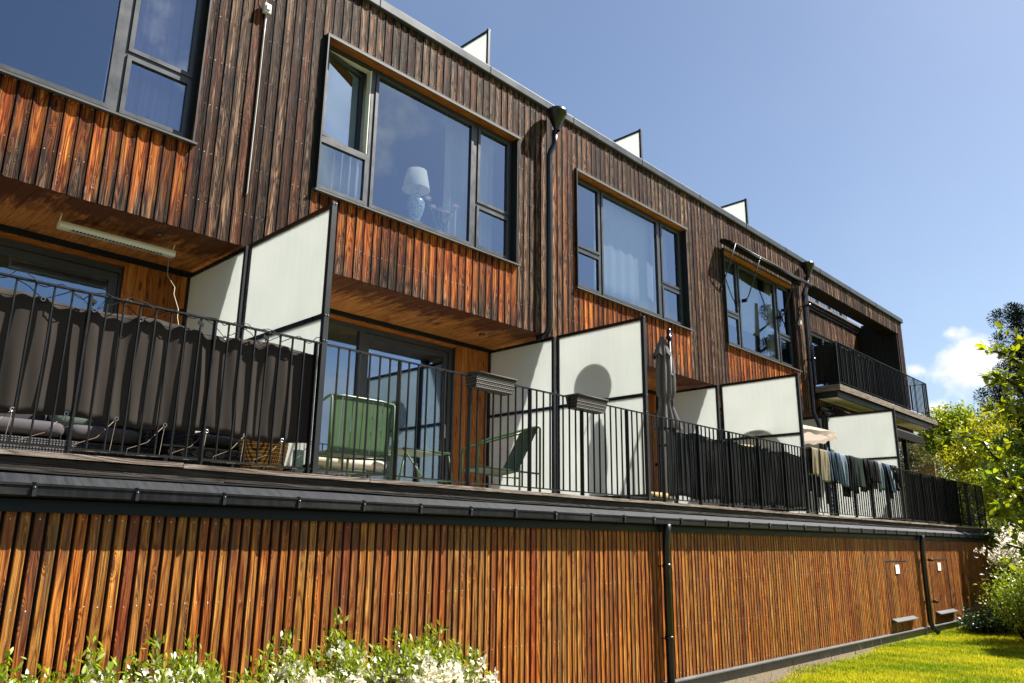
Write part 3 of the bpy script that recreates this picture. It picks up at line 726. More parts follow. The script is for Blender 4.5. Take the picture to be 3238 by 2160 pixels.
mb = MB(); mb.box(20.3, 24.3, 3.10, 3.17, 7.69, 7.78); mb.box(20.3, 20.38, 3.10, 3.17, 5.6, 7.69); mb.box(22.2, 22.3, 3.10, 3.17, 5.6, 7.69); mb.box(24.22, 24.3, 3.10, 3.17, 5.6, 7.69)
d = mb.build('loggia_door', FRAMEM, bld); mb = MB(); mb.box(20.38, 22.2, 3.13, 3.136, 5.6, 7.69); mb.box(22.3, 24.22, 3.13, 3.136, 5.6, 7.69); mb.build('pane', GLASSD, d)
mb = MB(); mb.box(18.6, 25.1, 4.4, 4.5, 5.5, 8.4); mb.build('loggia_room', PLAST, bld)
# balcony slab
mb = MB(); mb.box(18.43, 25.92, 1.305, 1.345, 5.402, 5.548, 0, 'x'); mb.box(18.42, 18.455, 1.345, 1.90, 5.402, 5.548, 0, 'y'); mb.box(25.885, 25.92, 1.345, 2.4, 5.402, 5.548, 0, 'y')
mb.build('balcony_edge', W_GREY, bld, label='weathered grey timber balcony edge')
mb = MB(); mb.box(18.46, 25.88, 1.348, 1.88, 5.45, 5.52); mb.box(25.58, 25.88, 1.88, 2.4, 5.45, 5.52)
mb.box(18.47, 25.65, 1.39, 1.43, 5.25, 5.402, 0); mb.box(18.47, 18.51, 1.43, 1.89, 5.25, 5.402); mb.box(25.60, 25.645, 1.43, 1.89, 5.25, 5.402)
mb.build('balcony_beam', METAL, bld)
mb = MB(); mb.box(18.51, 25.60, 1.43, 1.895, 5.262, 5.29); mb.build('balcony_underside', BEIGE, bld)
mb = MB(); mb.box(18.5, 25.1, 1.93, 3.1, 5.42, 5.5, 0); mb.build('loggia_floor', CONC, bld)

# ------------------------------------------------------------ privacy screens
SX = [3.60, 8.55, 13.38, 18.35]
def screen(x, label, group, yo=.155, ym=1.66, yb=3.11, z0=2.345, zt=4.80, zm=3.725, roof=False):
    t = thing('privacy_screen', (x, yo, z0), label, 'screen', group)
    def post(y, w=.05, d=.045, top=zt):
        m = MB(); m.box(x - w / 2, x + w / 2, y - d / 2, y + d / 2, z0, top)
        m.build('post', METAL, t)
    def rail(ya, yb_, z, h=.05):
        m = MB(); m.box(x - .018, x + .018, ya, yb_, z - h / 2, z + h / 2); m.build('rail', PIPE, t)
    def pane(ya, yb_, za, zb):
        m = MB(); m.box(x - .004, x + .004, ya, yb_, za, zb); m.build('glass_panel', FROSTW if roof else FROST, t)
    post(yo, .05, .05, zt + .012)
    segs = [(yo + .025, ym - .02)]
    if not roof:
        post(ym); post(ym + .095); post(yb, .05, .05); segs.append((ym + .115, yb - .025))
    else:
        post(ym)
    for a, b in segs:
        rail(a, b, zt - .022, .045); rail(a, b, z0 + .06, .04)
        if not roof: rail(a, b, zm, .045)
        for za, zb in ([(z0 + .08, zm - .022), (zm + .022, zt - .045)] if not roof else [(z0 + .08, zt - .045)]): pane(a, b, za, zb)
    m = MB()
    for dx in (-.013, .013):
        for z in (zt - .012, zm, z0 + 1.15): m.lathe((x + dx, yo - .027, z), [(0, -.004), (.006, -.003), (.006, .003), (0, .004)], 6)
    m.build('bolts', STEEL, t)
    if not roof:
        for z in (4.35, 3.35):
            m = MB(); m.box(x - .05, x - .02, yb + .01, YW - .01, z - .03, z + .03); m.build('wall_bracket', PIPE, t)
    return t
screen(SX[0], 'frosted glass screen with dark frame between the black cloth railing and the green chairs', 'frosted privacy screens')
screen(SX[1], 'frosted glass screen showing a round dish shadow, behind the woven planters', 'frosted privacy screens')
screen(SX[2], 'frosted glass screen between the closed grey parasol and the cream parasol', 'frosted privacy screens')
screen(SX[3], 'frosted glass screen under the corner balcony beside the hanging laundry', 'frosted privacy screens')
for x, l in zip(SX[1:], ('largest white glass screen standing on the roof, nearest the camera', 'middle white glass screen on the roof, above the third window', 'smallest white glass screen on the roof, farthest along')):
    screen(x, l, 'roof screens', yo=3.31, ym=4.9, z0=8.80, zt=10.90, zm=9.9, roof=True)

# ------------------------------------------------------------ railings
def bal_mesh(h):
    m = MB(); m.box(-.0065, .0065, -.0065, .0065, 0, h)
    return m
def railing(x0, x1, y, z0, z1, ph, ppost, label, sides=(), foot=True, every=8, group=None, dpost=.05):
    t = thing('balcony_railing', (x0, y, z0 - .055), label, 'railing', group)
    m = MB(); m.box(x0, x1, y - .018, y + .018, z1 - .012, z1); m.build('top_rail', RAILM, t)
    m = MB(); m.box(x0, x1, y - .012, y + .012, z0 - .006, z0 + .006); m.build('bottom_rail', RAILM, t)
    proto = None; pp = None; k = 0; n = 0
    xx = ph
    while xx < x1 - .02:
        if xx > x0 + .015:
            if (k - ppost) % every == 0:
                if pp is None:
                    m = MB(); m.box(xx - .007, xx + .007, y - dpost / 2, y + dpost / 2, z0 - .055, z1 - .013); pp = m.build('post', RAILM, t); px = xx
                    if foot: m = MB(); m.box(xx - .06, xx + .06, y - .035, y + .035, z0 - .055, z0 - .047); pf = m.build('foot_plate', ZINC, t)
                else:
                    part_copy(pp, t, (xx - px, 0, 0))
                    if foot: part_copy(pf, t, (xx - px, 0, 0))
            else:
                if proto is None:
                    m = MB(); m.box(xx - .0045, xx + .0045, y - .010, y + .010, z0 + .006, z1 - .013); proto = m.build('baluster', RAILM, t); bx = xx
                else: part_copy(proto, t, (xx - bx, 0, 0))
        xx += .1143; k += 1
    for sx, ya, yb in sides:
        m = MB(); m.box(sx - .018, sx + .018, ya + .02, yb, z1 - .012, z1); m.build('side_rail', RAILM, t)
        m = MB(); m.box(sx - .012, sx + .012, ya + .02, yb, z0 - .006, z0 + .006); m.build('side_rail', RAILM, t)
        yy = ya + .1
        while yy < yb: 
            m = MB(); m.box(sx - .0065, sx + .0065, yy - .0065, yy + .0065, z0 + .006, z1 - .013); m.build('baluster', RAILM, t); yy += .1143
        m = MB(); m.box(sx - .02, sx + .02, ya - .01, ya + .01, z0 - .055, z1 - .013); m.build('post', RAILM, t)
    return t
RG = 'black steel railings along the terrace'
railing(-1.6, 3.57, .15, 2.38, 3.472, 1.701 - .1143 * 27, 3, 'black steel railing with dark cloth tied behind it, nearest the camera', group=RG)
railing(3.63, 8.52, .15, 2.38, 3.472, 3.761, 6, 'open black steel railing in front of the green chairs, carrying woven planters', group=RG)
railing(8.58, 13.35, .15, 2.38, 3.472, 8.68, 2, 'black steel railing backed by shiny black net beside the closed parasol', group=RG)
railing(13.41, 18.32, .15, 2.38, 3.472, 13.5, 2, 'black steel railing with trousers and jeans drying over it', group=RG)
railing(18.38, 25.0, .15, 2.38, 3.472, 18.47, 3, 'black steel railing at the far end with pleated black cloth', group=RG, sides=[(24.98, .15, 3.0)])
railing(18.455, 25.27, 1.318, 5.60, 6.595, 18.55, 1, 'black steel railing around the upper corner balcony', sides=[(18.455, 1.318, 1.9), (25.27, 1.318, 2.4)], foot=False, dpost=.03)
railing(18.6, 25.05, 3.35, 8.76, 9.85, 18.7, 3, 'black bars of the roof terrace railing seen above the loggia wall', foot=False)

# ------------------------------------------------------------ cloths behind the railings
CL1 = cloth('dark_brown_canvas', (.070, .058, .050), var=.08)
CL5 = cloth('black_canvas', (.028, .026, .026), trans=.05, var=.1)
NET = cloth('black_woven_net', (.030, .030, .032), rough=.45, weave=.55, var=.5)
def hanging(x0, x1, z0, z1, y, fold, name, mat, label, cat='cloth', seg=110, pleat=False, topw=.01, ph=0., group=None):
    def fn(u, v):
        x = x0 + (x1 - x0) * u; z = z0 + (z1 - z0) * v
        a = 1. if pleat else .35 + .65 * abs(math.sin(v * 3.0 + x * .7))
        yy = y + fold * (math.sin(x * 17 + ph + (0 if pleat else .5) * math.sin(v * 5 + x)) * .5 + .45 * math.sin(x * 41 + (.2 if pleat else 2) * v) * a + .35 * math.sin(x * 6.3 + (.3 if pleat else 3) * v))
        zz = z + (v - .5) * topw * math.sin(x * 6.5)
        return (x, yy, zz)
    m = MB(); m.grid(fn, seg, 14)
    # hems
    o = m.build(name, mat, solid=.003, loc=(x0, y, z0)); tag(o, label, cat, group)
    return o
c1 = hanging(-1.5, 3.585, 2.585, 3.382, .218, .015, 'privacy_cloth', CL1, 'dark brown canvas cloth striped with baluster shadows, tied with cords', seg=260, topw=.03)
m = MB(); m.grid(lambda u, v: (-1.5 + 5.085 * u, .19 + .004 * math.sin(u * 90), 3.345 + .004 * v), 80, 1); m.build('hem_seam', BLACKV, c1)
EY = plain('grommet_metal', (.75, .78, .8), .25, .7, .05)
for i, (x, z) in enumerate([(1.353, 2.60), (1.672, 2.612), (1.995, 2.616), (2.337, 2.61), (2.656, 2.60), (2.968, 2.60), (3.298, 2.594), (3.57, 2.60), (1.42, 3.365), (1.745, 3.36), (2.07, 3.36), (2.72, 3.352), (3.03, 3.35)]):
    m = MB(); n = 12
    m.tube([(x + .013 * math.cos(a), .181, z + .013 * math.sin(a)) for a in np.linspace(0, 2 * math.pi, 13)], .0045, 6, cap=False)
    m.build('grommet', EY, c1)
    if i < 8:
        CORD = globals().get('CORD') or plain('jute_cord', (.30, .24, .16), .9); globals()['CORD'] = CORD
        m = MB(); m.tube([(x, .183, z), (x - .12, .16, 2.47), (x - .26, .138, 2.41), (x - .262, .135, 2.375), (x - .258, .165, 2.37), (x - .02, .175, 2.375), (x, .183, z)], .0023, 5); m.build('cord', CORD, c1)
    else:
        m = MB(); m.tube([(x - .22, .16, 3.475), (x - .1, .17, 3.43), (x, .183, z), (x + .10, .18, 3.42), (x + .2, .15, 3.478), (x + .22, .12, 3.46)], .0032, 5); m.build('cord', CORD if i % 2 else BLACKV, c1)
hanging(9.1, 13.66, 2.43, 3.335, .21, .022, 'privacy_net', NET, 'shiny black woven net tied behind the railing right of the closed parasol', seg=220, topw=.04)
hanging(18.75, 22.72, 2.41, 3.465, .205, .03, 'privacy_cloth', CL5, 'pleated black cloth behind the far end of the terrace railing', seg=260, topw=.02, pleat=True)
o = hanging(18.5, 21.2, 5.60, 6.575, 1.36, .03, 'privacy_cloth', CL5, 'black cloth wrapped round the left corner of the upper balcony railing', seg=180, pleat=True)
m = MB(); m.grid(lambda u, v: (18.50 + .006 * math.sin(u * 30), 1.36 + .52 * u, 5.60 + .975 * v), 24, 6); m.build('side_cloth', CL5, o, )
# black string wound along the top rail
m = MB(); pts = []
for i in range(90):
    x = -.6 + i * .047; a = i * 1.15
    pts.append((x, .15 + .028 * math.cos(a) , 3.466 + .024 * math.sin(a) + (.035 * math.sin(i * .37) if i % 7 > 3 else 0)))
m.tube(pts, .0035, 5)
for x in (.98, 1.72, 2.5, 3.05):
    m.obox((x, .145, 3.415), (.022, 0, -.01), (0, .006, 0), (.004, 0, .012)); m.tube([(x, .145, 3.415), (x + .004, .15, 3.38)], .006, 6)
tag(m.build('light_string', BLACKV, loc=(0, .15, 3.46)), 'thin black light string cable wound round the nearest railing top', 'string lights')

# ------------------------------------------------------------ woven planters
def wicker(name, col, sc=60.):
    k = NT(name); o = k.obj()
    sp = k.n('ShaderNodeSeparateXYZ'); k.l(o, sp.inputs[0])
    u = k.math('MULTIPLY', k.math('ADD', sp.outputs[0], sp.outputs[1]), sc * 6.283 * .5); v = k.math('MULTIPLY', sp.outputs[2], sc * 6.283 * .62)
    f = k.math('MULTIPLY', k.math('SINE', u), k.math('SINE', v))
    f = k.math('ADD', k.math('ABSOLUTE', k.math('ADD', f, k.math('MULTIPLY', k.math('SINE', u), .35))), k.math('MULTIPLY', k.noise(o, 90., 2), .25))
    c = k.ramp(f, [(.22, tuple(q * .10 for q in col)), (.5, col), (.85, tuple(min(1, q * 3.2) for q in col))])
    return k.fin(k.pbr(c, .55, 0, .25, f, 1., .008))
WK = wicker('dark_wicker', (.030, .025, .021), 44.); WKB = wicker('black_wicker', (.012, .012, .013), 44.); SEAG = wicker('seagrass_weave', (.34, .16, .04), 50.)
for x0, l in ((5.335, 'dark woven planter box hung over the railing, nearer the camera'), (6.955, 'dark woven planter box hung over the railing, beside the wide screen frame')):
    x1 = x0 + .585; t = thing('planter_box', (x0, .1, 3.33), l, 'planter', 'woven planters on the railing')
    m = MB(); za, zb = 3.335, 3.492
    vs = [(x0 + .02, .05, za), (x1 - .02, .05, za), (x1 - .02, .19, za), (x0 + .02, .19, za), (x0, .015, zb), (x1, .015, zb), (x1, .205, zb), (x0, .205, zb),
          (x0 + .015, .03, zb), (x1 - .015, .03, zb), (x1 - .015, .19, zb), (x0 + .015, .19, zb), (x0 + .03, .06, za + .03), (x1 - .03, .06, za + .03), (x1 - .03, .18, za + .03), (x0 + .03, .18, za + .03)]
    fs = [(3, 2, 1, 0), (0, 1, 5, 4), (1, 2, 6, 5), (2, 3, 7, 6), (3, 0, 4, 7)] + [(4 + i, 4 + (i + 1) % 4, 8 + (i + 1) % 4, 8 + i) for i in range(4)] + [(8 + i, 8 + (i + 1) % 4, 12 + (i + 1) % 4, 12 + i) for i in range(4)] + [(12, 13, 14, 15)]
    m.add(vs, fs); m.build('box', WK, t)
    m = MB(); m.tube([(x0, .015, zb), (x1, .015, zb), (x1, .205, zb), (x0, .205, zb), (x0, .015, zb)], .008, 6); m.build('rim', WK, t)

# ------------------------------------------------------------ green metal furniture
GRN = plain('green_powder_coat', (.070, .145, .045), .45, 0, .1, 6.)
CREAM = cloth('cream_cushion', (1.05, .97, .76), var=.06); DGREY = cloth('grey_cushion', (.13, .12, .13), var=.12); TAN = cloth('tan_cushion', (.65, .48, .23), var=.08); SAGE = cloth('sage_cushion', (.30, .38, .30), var=.08)
def chair(name, cx, cy, ang, label, z=ZD, ub=-.12):
    t = thing(name, (cx, cy, z), label, 'chair', 'green metal lounge chairs')
    ca, sa = math.cos(ang), math.sin(ang)
    # local frame: +u is forward, v is to the left; w is up
    P = lambda u, v, w_: (cx + u * ca - v * sa, cy + u * sa + v * ca, z + w_)
    hw = .36
    for s in (-1, 1):
        m = MB(); v = s * hw
        m.tube([P(.36, v, 0), P(.36, v, .50), P(.345, v, .555), P(.30, v, .585), P(-.30, v, .77), P(-.36, v, .785), P(-.38, v, .76), P(-.38, v, 0)], .0135, 8)
        m.build('side_frame', GRN, t)
        m = MB(); m.tube([P(.36, v, .30), P(-.10, v * .98, .26), P(-.38, v, .24)], .011, 7); m.build('side_stretcher', GRN, t)
    m = MB(); m.tube([P(-.37, -hw, .775), P(-.37, -hw * .6, .79), P(-.37, hw * .6, .79), P(-.37, hw, .775)], .0135, 8); m.build('top_bar', GRN, t)
    m = MB(); m.tube([P(ub, -hw, .265), P(ub, hw, .265)], .011, 7); m.build('cross_bar', GRN, t)
    m = MB(); m.tube([P(.36, -hw, .30), P(.36, hw, .30)], .012, 7); m.build('cross_bar', GRN, t)
    for i in range(6):     # back slats
        v = -hw + .07 + i * (2 * hw - .14) / 5; m = MB()
        a, b = Vector(P(ub, v, .27)), Vector(P(-.365, v, .775)); c = (a + b) / 2; d = (b - a) / 2
        vx = Vector(P(0, 1, 0)) - Vector(P(0, 0, 0)); nn = vx.cross(d).normalized() * .0035
        m.obox(c, vx * .052, nn, d); m.build('back_slat', GRN, t)
    for i in range(7):     # seat slats
        v = -hw + .05 + i * (2 * hw - .1) / 6; m = MB()
        a, b = Vector(P(ub + .01, v, .265)), Vector(P(.355, v, .305)); c = (a + b) / 2; d = (b - a) / 2
        vx = Vector(P(0, 1, 0)) - Vector(P(0, 0, 0)); nn = vx.cross(d).normalized() * .0035
        m.obox(c, vx * .044, nn, d); m.build('seat_slat', GRN, t)
    return t
chair('lounge_chair', 4.30, .86, math.radians(90), 'green slatted metal lounge chair with its back to the railing', ub=-.34)
chair('lounge_chair', 6.52, .86, math.radians(152), 'green slatted metal lounge chair seen from the side, by the wide screen')
t = thing('side_table', (5.45, 1.15, ZD), 'green slatted low metal table by the glazed door', 'table')
for i in range(7):
    m = MB(); y = .90 + i * .083; m.box(5.10, 5.82, y, y + .066, ZD + .425, ZD + .432); m.build('slat', GRN, t)
for yy in (.90, 1.47):
    m = MB(); m.tube([(5.06, yy, ZD), (5.16, yy, ZD + .40), (5.12, yy, ZD + .425), (5.80, yy, ZD + .425), (5.76, yy, ZD + .40), (5.86, yy, ZD)], .012, 8); m.build('leg_frame', GRN, t)
    m = MB(); m.tube([(5.18, yy, ZD + .37), (5.42, yy, ZD + .12), (5.80, yy, ZD + .12)], .009, 7); m.build('brace', GRN, t)
t = thing('bench_seat', (4.6, 1.7, ZD), 'low green metal bench with a thick cream cushion behind the first chair', 'bench')
m = MB()
for y in (1.30, 2.0): m.tube([(4.05, y, ZD), (4.05, y, ZD + .19), (5.25, y, ZD + .19), (5.25, y, ZD)], .013, 8)
m.tube([(4.05, 1.3, ZD + .19), (4.05, 2.0, ZD + .19)], .013, 8); m.tube([(5.25, 1.3, ZD + .19), (5.25, 2.0, ZD + .19)], .013, 8)
m.build('frame', GRN, t)
m = MB(); m.cushion(4.03, 5.28, 1.26, 2.05, ZD + .20, ZD + .36, pw=7.); m.build('cushion', CREAM, t)
m = MB(); m.cushion(4.0, 4.25, 1.3, 2.0, ZD + .36, ZD + .78, pw=5.); m.build('back_cushion', CREAM, t)

# ------------------------------------------------------------ near terrace: sofas, basket, table
def sofa(x0, x1, y0, y1, label, grp='dark wicker sofas'):
    t = thing('wicker_sofa', (x0, y0, ZD), label, 'sofa', grp)
    m = MB(); m.box(x0, x1, y0, y1, ZD + .05, ZD + .24); m.build('base', WKB, t, bevel=.015)
    for ax in (x0, x1 - .09):
        m = MB(); m.box(ax, ax + .09, y0, y1, ZD + .24, ZD + .52); m.build('armrest', WKB, t, bevel=.02)
    n = max(1, round((x1 - x0 - .2) / .66)); w_ = (x1 - x0 - .2) / n
    for i in range(n):
        a = x0 + .1 + i * w_
        m = MB(); m.cushion(a, a + w_ - .01, y0 + .0, y1 - .06, ZD + .25, ZD + .39, pw=8); m.build('seat_cushion', DGREY, t)
    for i in range(n):
        a = x0 + .1 + i * w_
        m = MB(); m.cushion(a, a + w_ - .01, y1 - .24, y1 - .04, ZD + .37, ZD + .74, pw=6); m.build('back_cushion', DGREY, t)
    for lx in (x0 + .05, x1 - .05):
        for ly in (y0 + .05, y1 - .05):
            m = MB(); m.box(lx - .02, lx + .02, ly - .02, ly + .02, ZD, ZD + .05); m.build('leg', BLACKV, t)
    return t
sofa(1.35, 2.75, 1.35, 2.15, 'dark wicker sofa with grey cushions seen below the nearest cloth')
sofa(-.3, 1.15, 1.35, 2.15, 'dark wicker sofa with grey cushions at the left picture edge')
sofa(2.85, 3.52, 1.0, 2.9, 'dark wicker armchair block behind the woven basket')
t = thing('cushion', (2.2, 1.7, ZD + .4), 'sage green cushion leaning on the grey sofa', 'cushion'); m = MB(); m.cushion(2.0, 2.36, 1.72, 1.86, ZD + .40, ZD + .72, pw=4); m.build('cover', SAGE, t)
t = thing('woven_basket', (3.40, .62, ZD), 'large golden woven seagrass basket below the cloth end', 'basket')
m = MB(); m.lathe((3.40, .66, ZD), [(.0, .005), (.15, .005), (.17, .02), (.205, .25), (.215, .42), (.22, .43), (.205, .43), (.195, .25), (.15, .03), (.0, .03)], 30); m.build('body', SEAG, t)
m = MB(); m.tube([(3.40 + .217 * math.cos(a), .66 + .217 * math.sin(a), ZD + .43) for a in np.linspace(0, 6.2832, 31)], .012, 6, cap=False); m.build('rim', SEAG, t)
m = MB()
for k_ in range(5): m.tube([(2.52 + .1 * k_ + .03 * math.cos(a) * (1 - a / 14), .45, ZD + .13 + .03 * math.sin(a) * (1 - a / 14)) for a in np.linspace(0, 11, 22)], .006, 5)
m.box(2.45, 3.05, .43, .47, ZD + .08, ZD + .095); m.box(2.45, 3.05, .43, .47, ZD + .17, ZD + .18); m.box(2.47, 2.49, .435, .465, ZD, ZD + .08); m.box(3.01, 3.03, .435, .465, ZD, ZD + .08)
tag(m.build('scroll_stand', plain('worn_iron', (.10, .09, .08), .5, .3, .5, 20.), loc=(2.75, .45, ZD)), 'small ornate scrolled iron stand left of the woven basket', 'stand')
t = thing('glass_lantern', (3.66, .33, ZD), 'pale green glass lantern box at the foot of the nearest screen', 'lantern')
m = MB(); m.box(3.50, 3.57, .28, .34, ZD + .0, ZD + .22); m.build('body', plain('pale_green_plastic', (.45, .60, .50), .4), t)
JUTE = plain('beige_cable', (.60, .52, .36), .6)
# patio heater under the soffit
t = thing('patio_heater', (2.5, 2.45, 4.74), 'long cream patio heater strip hanging under the nearest soffit', 'heater')
h0, h1 = Vector((2.0, 2.46, 4.735)), Vector((3.12, 2.44, 4.735)); ax = (h1 - h0) / 2; c = (h0 + h1) / 2
m = MB()
pr = [(-.05, .015), (-.035, .045), (.035, .045), (.05, .015), (.04, -.02), (-.04, -.02)]
vs = [tuple(c + s * ax + Vector((0, a, b))) for s in (-1, 1) for a, b in pr]
m.add(vs, [(i, (i + 1) % 6, 6 + (i + 1) % 6, 6 + i) for i in range(6)] + [tuple(range(5, -1, -1)), tuple(range(6, 12))]); m.build('housing', CREAMP, t)
m = MB()
for i in range(26): x = 2.12 + i * .034; m.box(x, x + .02, 2.41, 2.44, 4.7125, 4.7147)
g = m.build('grille', BLACKV, t); m = MB(); m.box(2.1, 3.02, 2.45, 2.468, 4.7125, 4.7148); m.build('heating_rod', STEEL, t)
for x in (2.0, 3.1):
    m = MB(); m.tube([(x, 2.45, 4.77), (x, 2.42, 4.80), (x, 2.40, 4.845)], .006, 6); m.build('hook', CREAMP, t)
m = MB(); m.tube([(3.07, 2.44, 4.715), (3.06, 2.40, 4.60), (2.99, 2.2, 4.42), (3.00, 2.0, 4.25), (2.90, 1.75, 4.1), (2.88, 1.55, 3.9), (2.78, 1.3, 3.75), (2.74, 1.1, 3.55), (2.72, 1.0, 3.3)], .0038, 7); m.build('cable', JUTE, t)
for (x, y, l) in ((2.87, 2.23, 'small round black downlight in the soffit behind the heater'), (7.85, 2.58, 'small round downlight in the soffit above the planters')):
    t = thing('soffit_downlight', (x, y, ZS - .01), l, 'light'); m = MB(); m.lathe((x, y, ZS - .012), [(.0, .002), (.03, .0), (.048, .0), (.05, .006), (.05, .012)], 20); m.build('ring', PIPE, t)
    m = MB(); m.lathe((x, y, ZS - .0145), [(0, 0), (.022, 0), (.022, .003), (0, .003)], 14); m.build('lens', STEEL, t)
# switch box and conduit on the upper wall
t = thing('switch_box', (3.59, 1.88, 7.76), 'white switch box with a thin white cable running down the dark boards', 'switch')
m = MB(); m.box(3.545, 3.635, 1.83, 1.885, 7.70, 7.83); m.build('box', WHITE, t, bevel=.01)
m = MB(); m.box(3.565, 3.615, 1.815, 1.83, 7.735, 7.80); m.build('rocker', WHITE, t, bevel=.004)
m = MB(); m.tube([(3.60, 1.878, 7.70), (3.60, 1.885, 7.4), (3.602, 1.888, 6.6), (3.597, 1.886, 5.9), (3.598, 1.888, 5.46), (3.59, 1.892, 5.44)], .0065, 7); m.tube([(3.59, 1.88, 7.83), (3.57, 1.87, 7.9), (3.52, 1.88, 8.05)], .004, 6); m.build('cable', WHITE, t)
t = thing('outlet_box', (17.75, 1.87, 7.0), 'small pale outlet box beside the far downpipe', 'switch'); m = MB(); m.box(17.70, 17.79, 1.82, 1.89, 6.95, 7.08); m.build('box', WHITE, t, bevel=.01)
t = thing('socket_box', (9.22, 3.17, 3.4), 'small cream socket box on the wall behind the closed parasol', 'socket'); m = MB(); m.box(9.0, 9.08, 3.12, 3.185, 3.5, 3.6); m.build('box', WHITE, t, bevel=.008)

# ------------------------------------------------------------ second terrace: dish behind the screen
t = thing('satellite_dish', (8.85, .80, ZD), 'round satellite dish whose shadow falls on the wide frosted screen', 'dish')
m = MB(); prof = [(0, .0), (.1, .006), (.2, .025), (.31, .06)]
vs = []; n = 30
for r, d in prof:
    for j in range(n): a = 6.2832 * j / n; vs.append((8.86 + d, .80 + 1.08 * r * math.cos(a), 4.50 + 1.08 * r * math.sin(a)))
m.add(vs, [(i * n + j, i * n + (j + 1) % n, (i + 1) * n + (j + 1) % n, (i + 1) * n + j) for i in range(3) for j in range(n)], sm=True)
m.build('reflector', METAL, t, solid=.006)
m = MB(); m.tube([(8.95, .80, ZD), (8.95, .80, 4.46), (8.90, .80, 4.50)], .02, 8); m.build('mast', METAL, t)
m = MB(); m.tube([(8.93, .80, 4.18), (9.15, .80, 4.22), (9.28, .80, 4.44)], .008, 6); m.build('feed_arm', METAL, t)

# ------------------------------------------------------------ third terrace: closed parasol, seats
PAR = cloth('grey_parasol_fabric', (.21, .19, .18), var=.15)
t = thing('closed_parasol', (9.42, .36, ZD), 'closed dark grey parasol tied with a strap, standing behind the railing', 'parasol')
m = MB(); m.tube([(9.50, .33, ZD), (9.49, .33, 3.5), (9.47, .33, 4.74)], .022, 10); m.build('pole', METAL, t)
m = MB(); m.lathe((9.47, .33, 4.70), [(.0, .16), (.028, .155), (.035, .12), (.032, .05), (.042, .045), (.042, .0)], 14); m.build('finial', PIPE, t)
m = MB(); m.lathe((9.48, .33, 4.12), [(.03, 0), (.038, .01), (.038, .05), (.03, .06)], 12); m.build('clip', METAL, t)
def pf(u, v):
    zz = 4.70 - 1.32 * v
    r = .04 + .11 * min(1, v * 5) ** .8 if v < .2 else (.15 + .035 * math.sin((v - .2) * 5))
    if v > .62: r = .12 + (abs(v - .72) * .55 if v > .72 else (.72 - v) * .4)
    a = u * 2 * math.pi
    r *= 1 + .26 * math.cos(a * 8 + 2 * v) + .12 * math.sin(a * 5)
    r *= .72; return (9.42 + r * .98 * math.cos(a), .40 + r * .8 * math.sin(a), zz)
m = MB(); m.grid(pf, 64, 26); m.build('canopy', PAR, t)
m = MB()
def vf(u, v):
    a = u * 2 * math.pi; r = .03 + .135 * v * (1 + .15 * math.cos(a * 4)); return (9.42 + r * math.cos(a), .42 + r * .8 * math.sin(a), 4.74 - .27 * v - .05 * abs(math.cos(a * 4)) * v)
m.grid(vf, 48, 8); m.build('vent_flap', PAR, t)
m = MB(); m.tube([(9.42 + .085 * math.cos(a), .40 + .07 * math.sin(a), 3.80 + .01 * math.sin(3 * a)) for a in np.linspace(0, 6.2832, 19)], .013, 6, cap=False); m.build('strap', DGREY, t)
t = thing('cushioned_chair', (9.6, .9, ZD), 'chair with tall tan cushion behind the railing left of the parasol', 'chair')
m = MB(); m.cushion(9.35, 9.85, 1.05, 1.2, ZD + .16, ZD + .62, pw=6); m.build('back_cushion', TAN, t)
m = MB(); m.cushion(9.35, 9.85, .6, 1.1, ZD + .08, ZD + .2, pw=6); m.build('seat_cushion', TAN, t)
m = MB()
for x in (9.33, 9.87): m.tube([(x, .6, ZD), (x, .6, ZD + .1), (x, 1.2, ZD + .1), (x, 1.25, ZD + .6)], .014, 7)
m.tube([(9.33, 1.2, ZD + .1), (9.87, 1.2, ZD + .1)], .014, 7); m.tube([(9.33, .6, ZD + .1), (9.87, .6, ZD + .1)], .014, 7)
m.build('frame', METAL, t)
t = thing('rolled_cushions', (13.0, .95, ZD), 'folded tan lounger cushions piled above the black net railing', 'cushions')
m = MB()
m.box(12.3, 13.3, .62, 1.3, ZD + .30, ZD + .36); m.box(12.34, 12.4, .66, .72, ZD, ZD + .3); m.box(13.2, 13.26, .66, .72, ZD, ZD + .3); m.box(12.34, 12.4, 1.2, 1.26, ZD, ZD + .3); m.box(13.2, 13.26, 1.2, 1.26, ZD, ZD + .3); m.build('stand', METAL, t)
for (a, b, z) in ((12.32, 13.28, .37), (12.34, 13.3, .57), (12.3, 13.28, .77), (12.35, 13.3, .97)):
    m = MB(); m.cushion(a, b, .6, 1.28, ZD + z, ZD + z + .215, pw=3.5); m.build('cushion', TAN, t)

# ------------------------------------------------------------ fourth terrace: parasol, laundry
UMB = cloth('cream_parasol_fabric', (.95, .80, .66), trans=.35, var=.05)
t = thing('open_parasol', (14.6, 1.0, ZD), 'open cream parasol peeking out beside the screen above the laundry', 'parasol')
def uf(u, v):
    a = u * 2 * math.pi; r = 1.0 * v; sag = .05 * v * v * (abs(math.cos(a * 4)))
    return (14.38 + r * math.cos(a), 1.0 + r * math.sin(a), 4.13 - .30 * v ** 1.3 + sag * .5)
m = MB(); m.grid(uf, 48, 8); m.build('canopy', UMB, t)
m = MB(); m.grid(lambda u, v: (lambda p: (p[0], p[1], p[2] - .07 * v * (1 + .3 * math.cos(u * 150))))(uf(u, 1.)), 96, 2); m.build('valance', UMB, t)
m = MB(); m.tube([(14.38, 1.0, ZD), (14.38, 1.0, 4.16)], .02, 8); m.build('pole', WHITE, t)
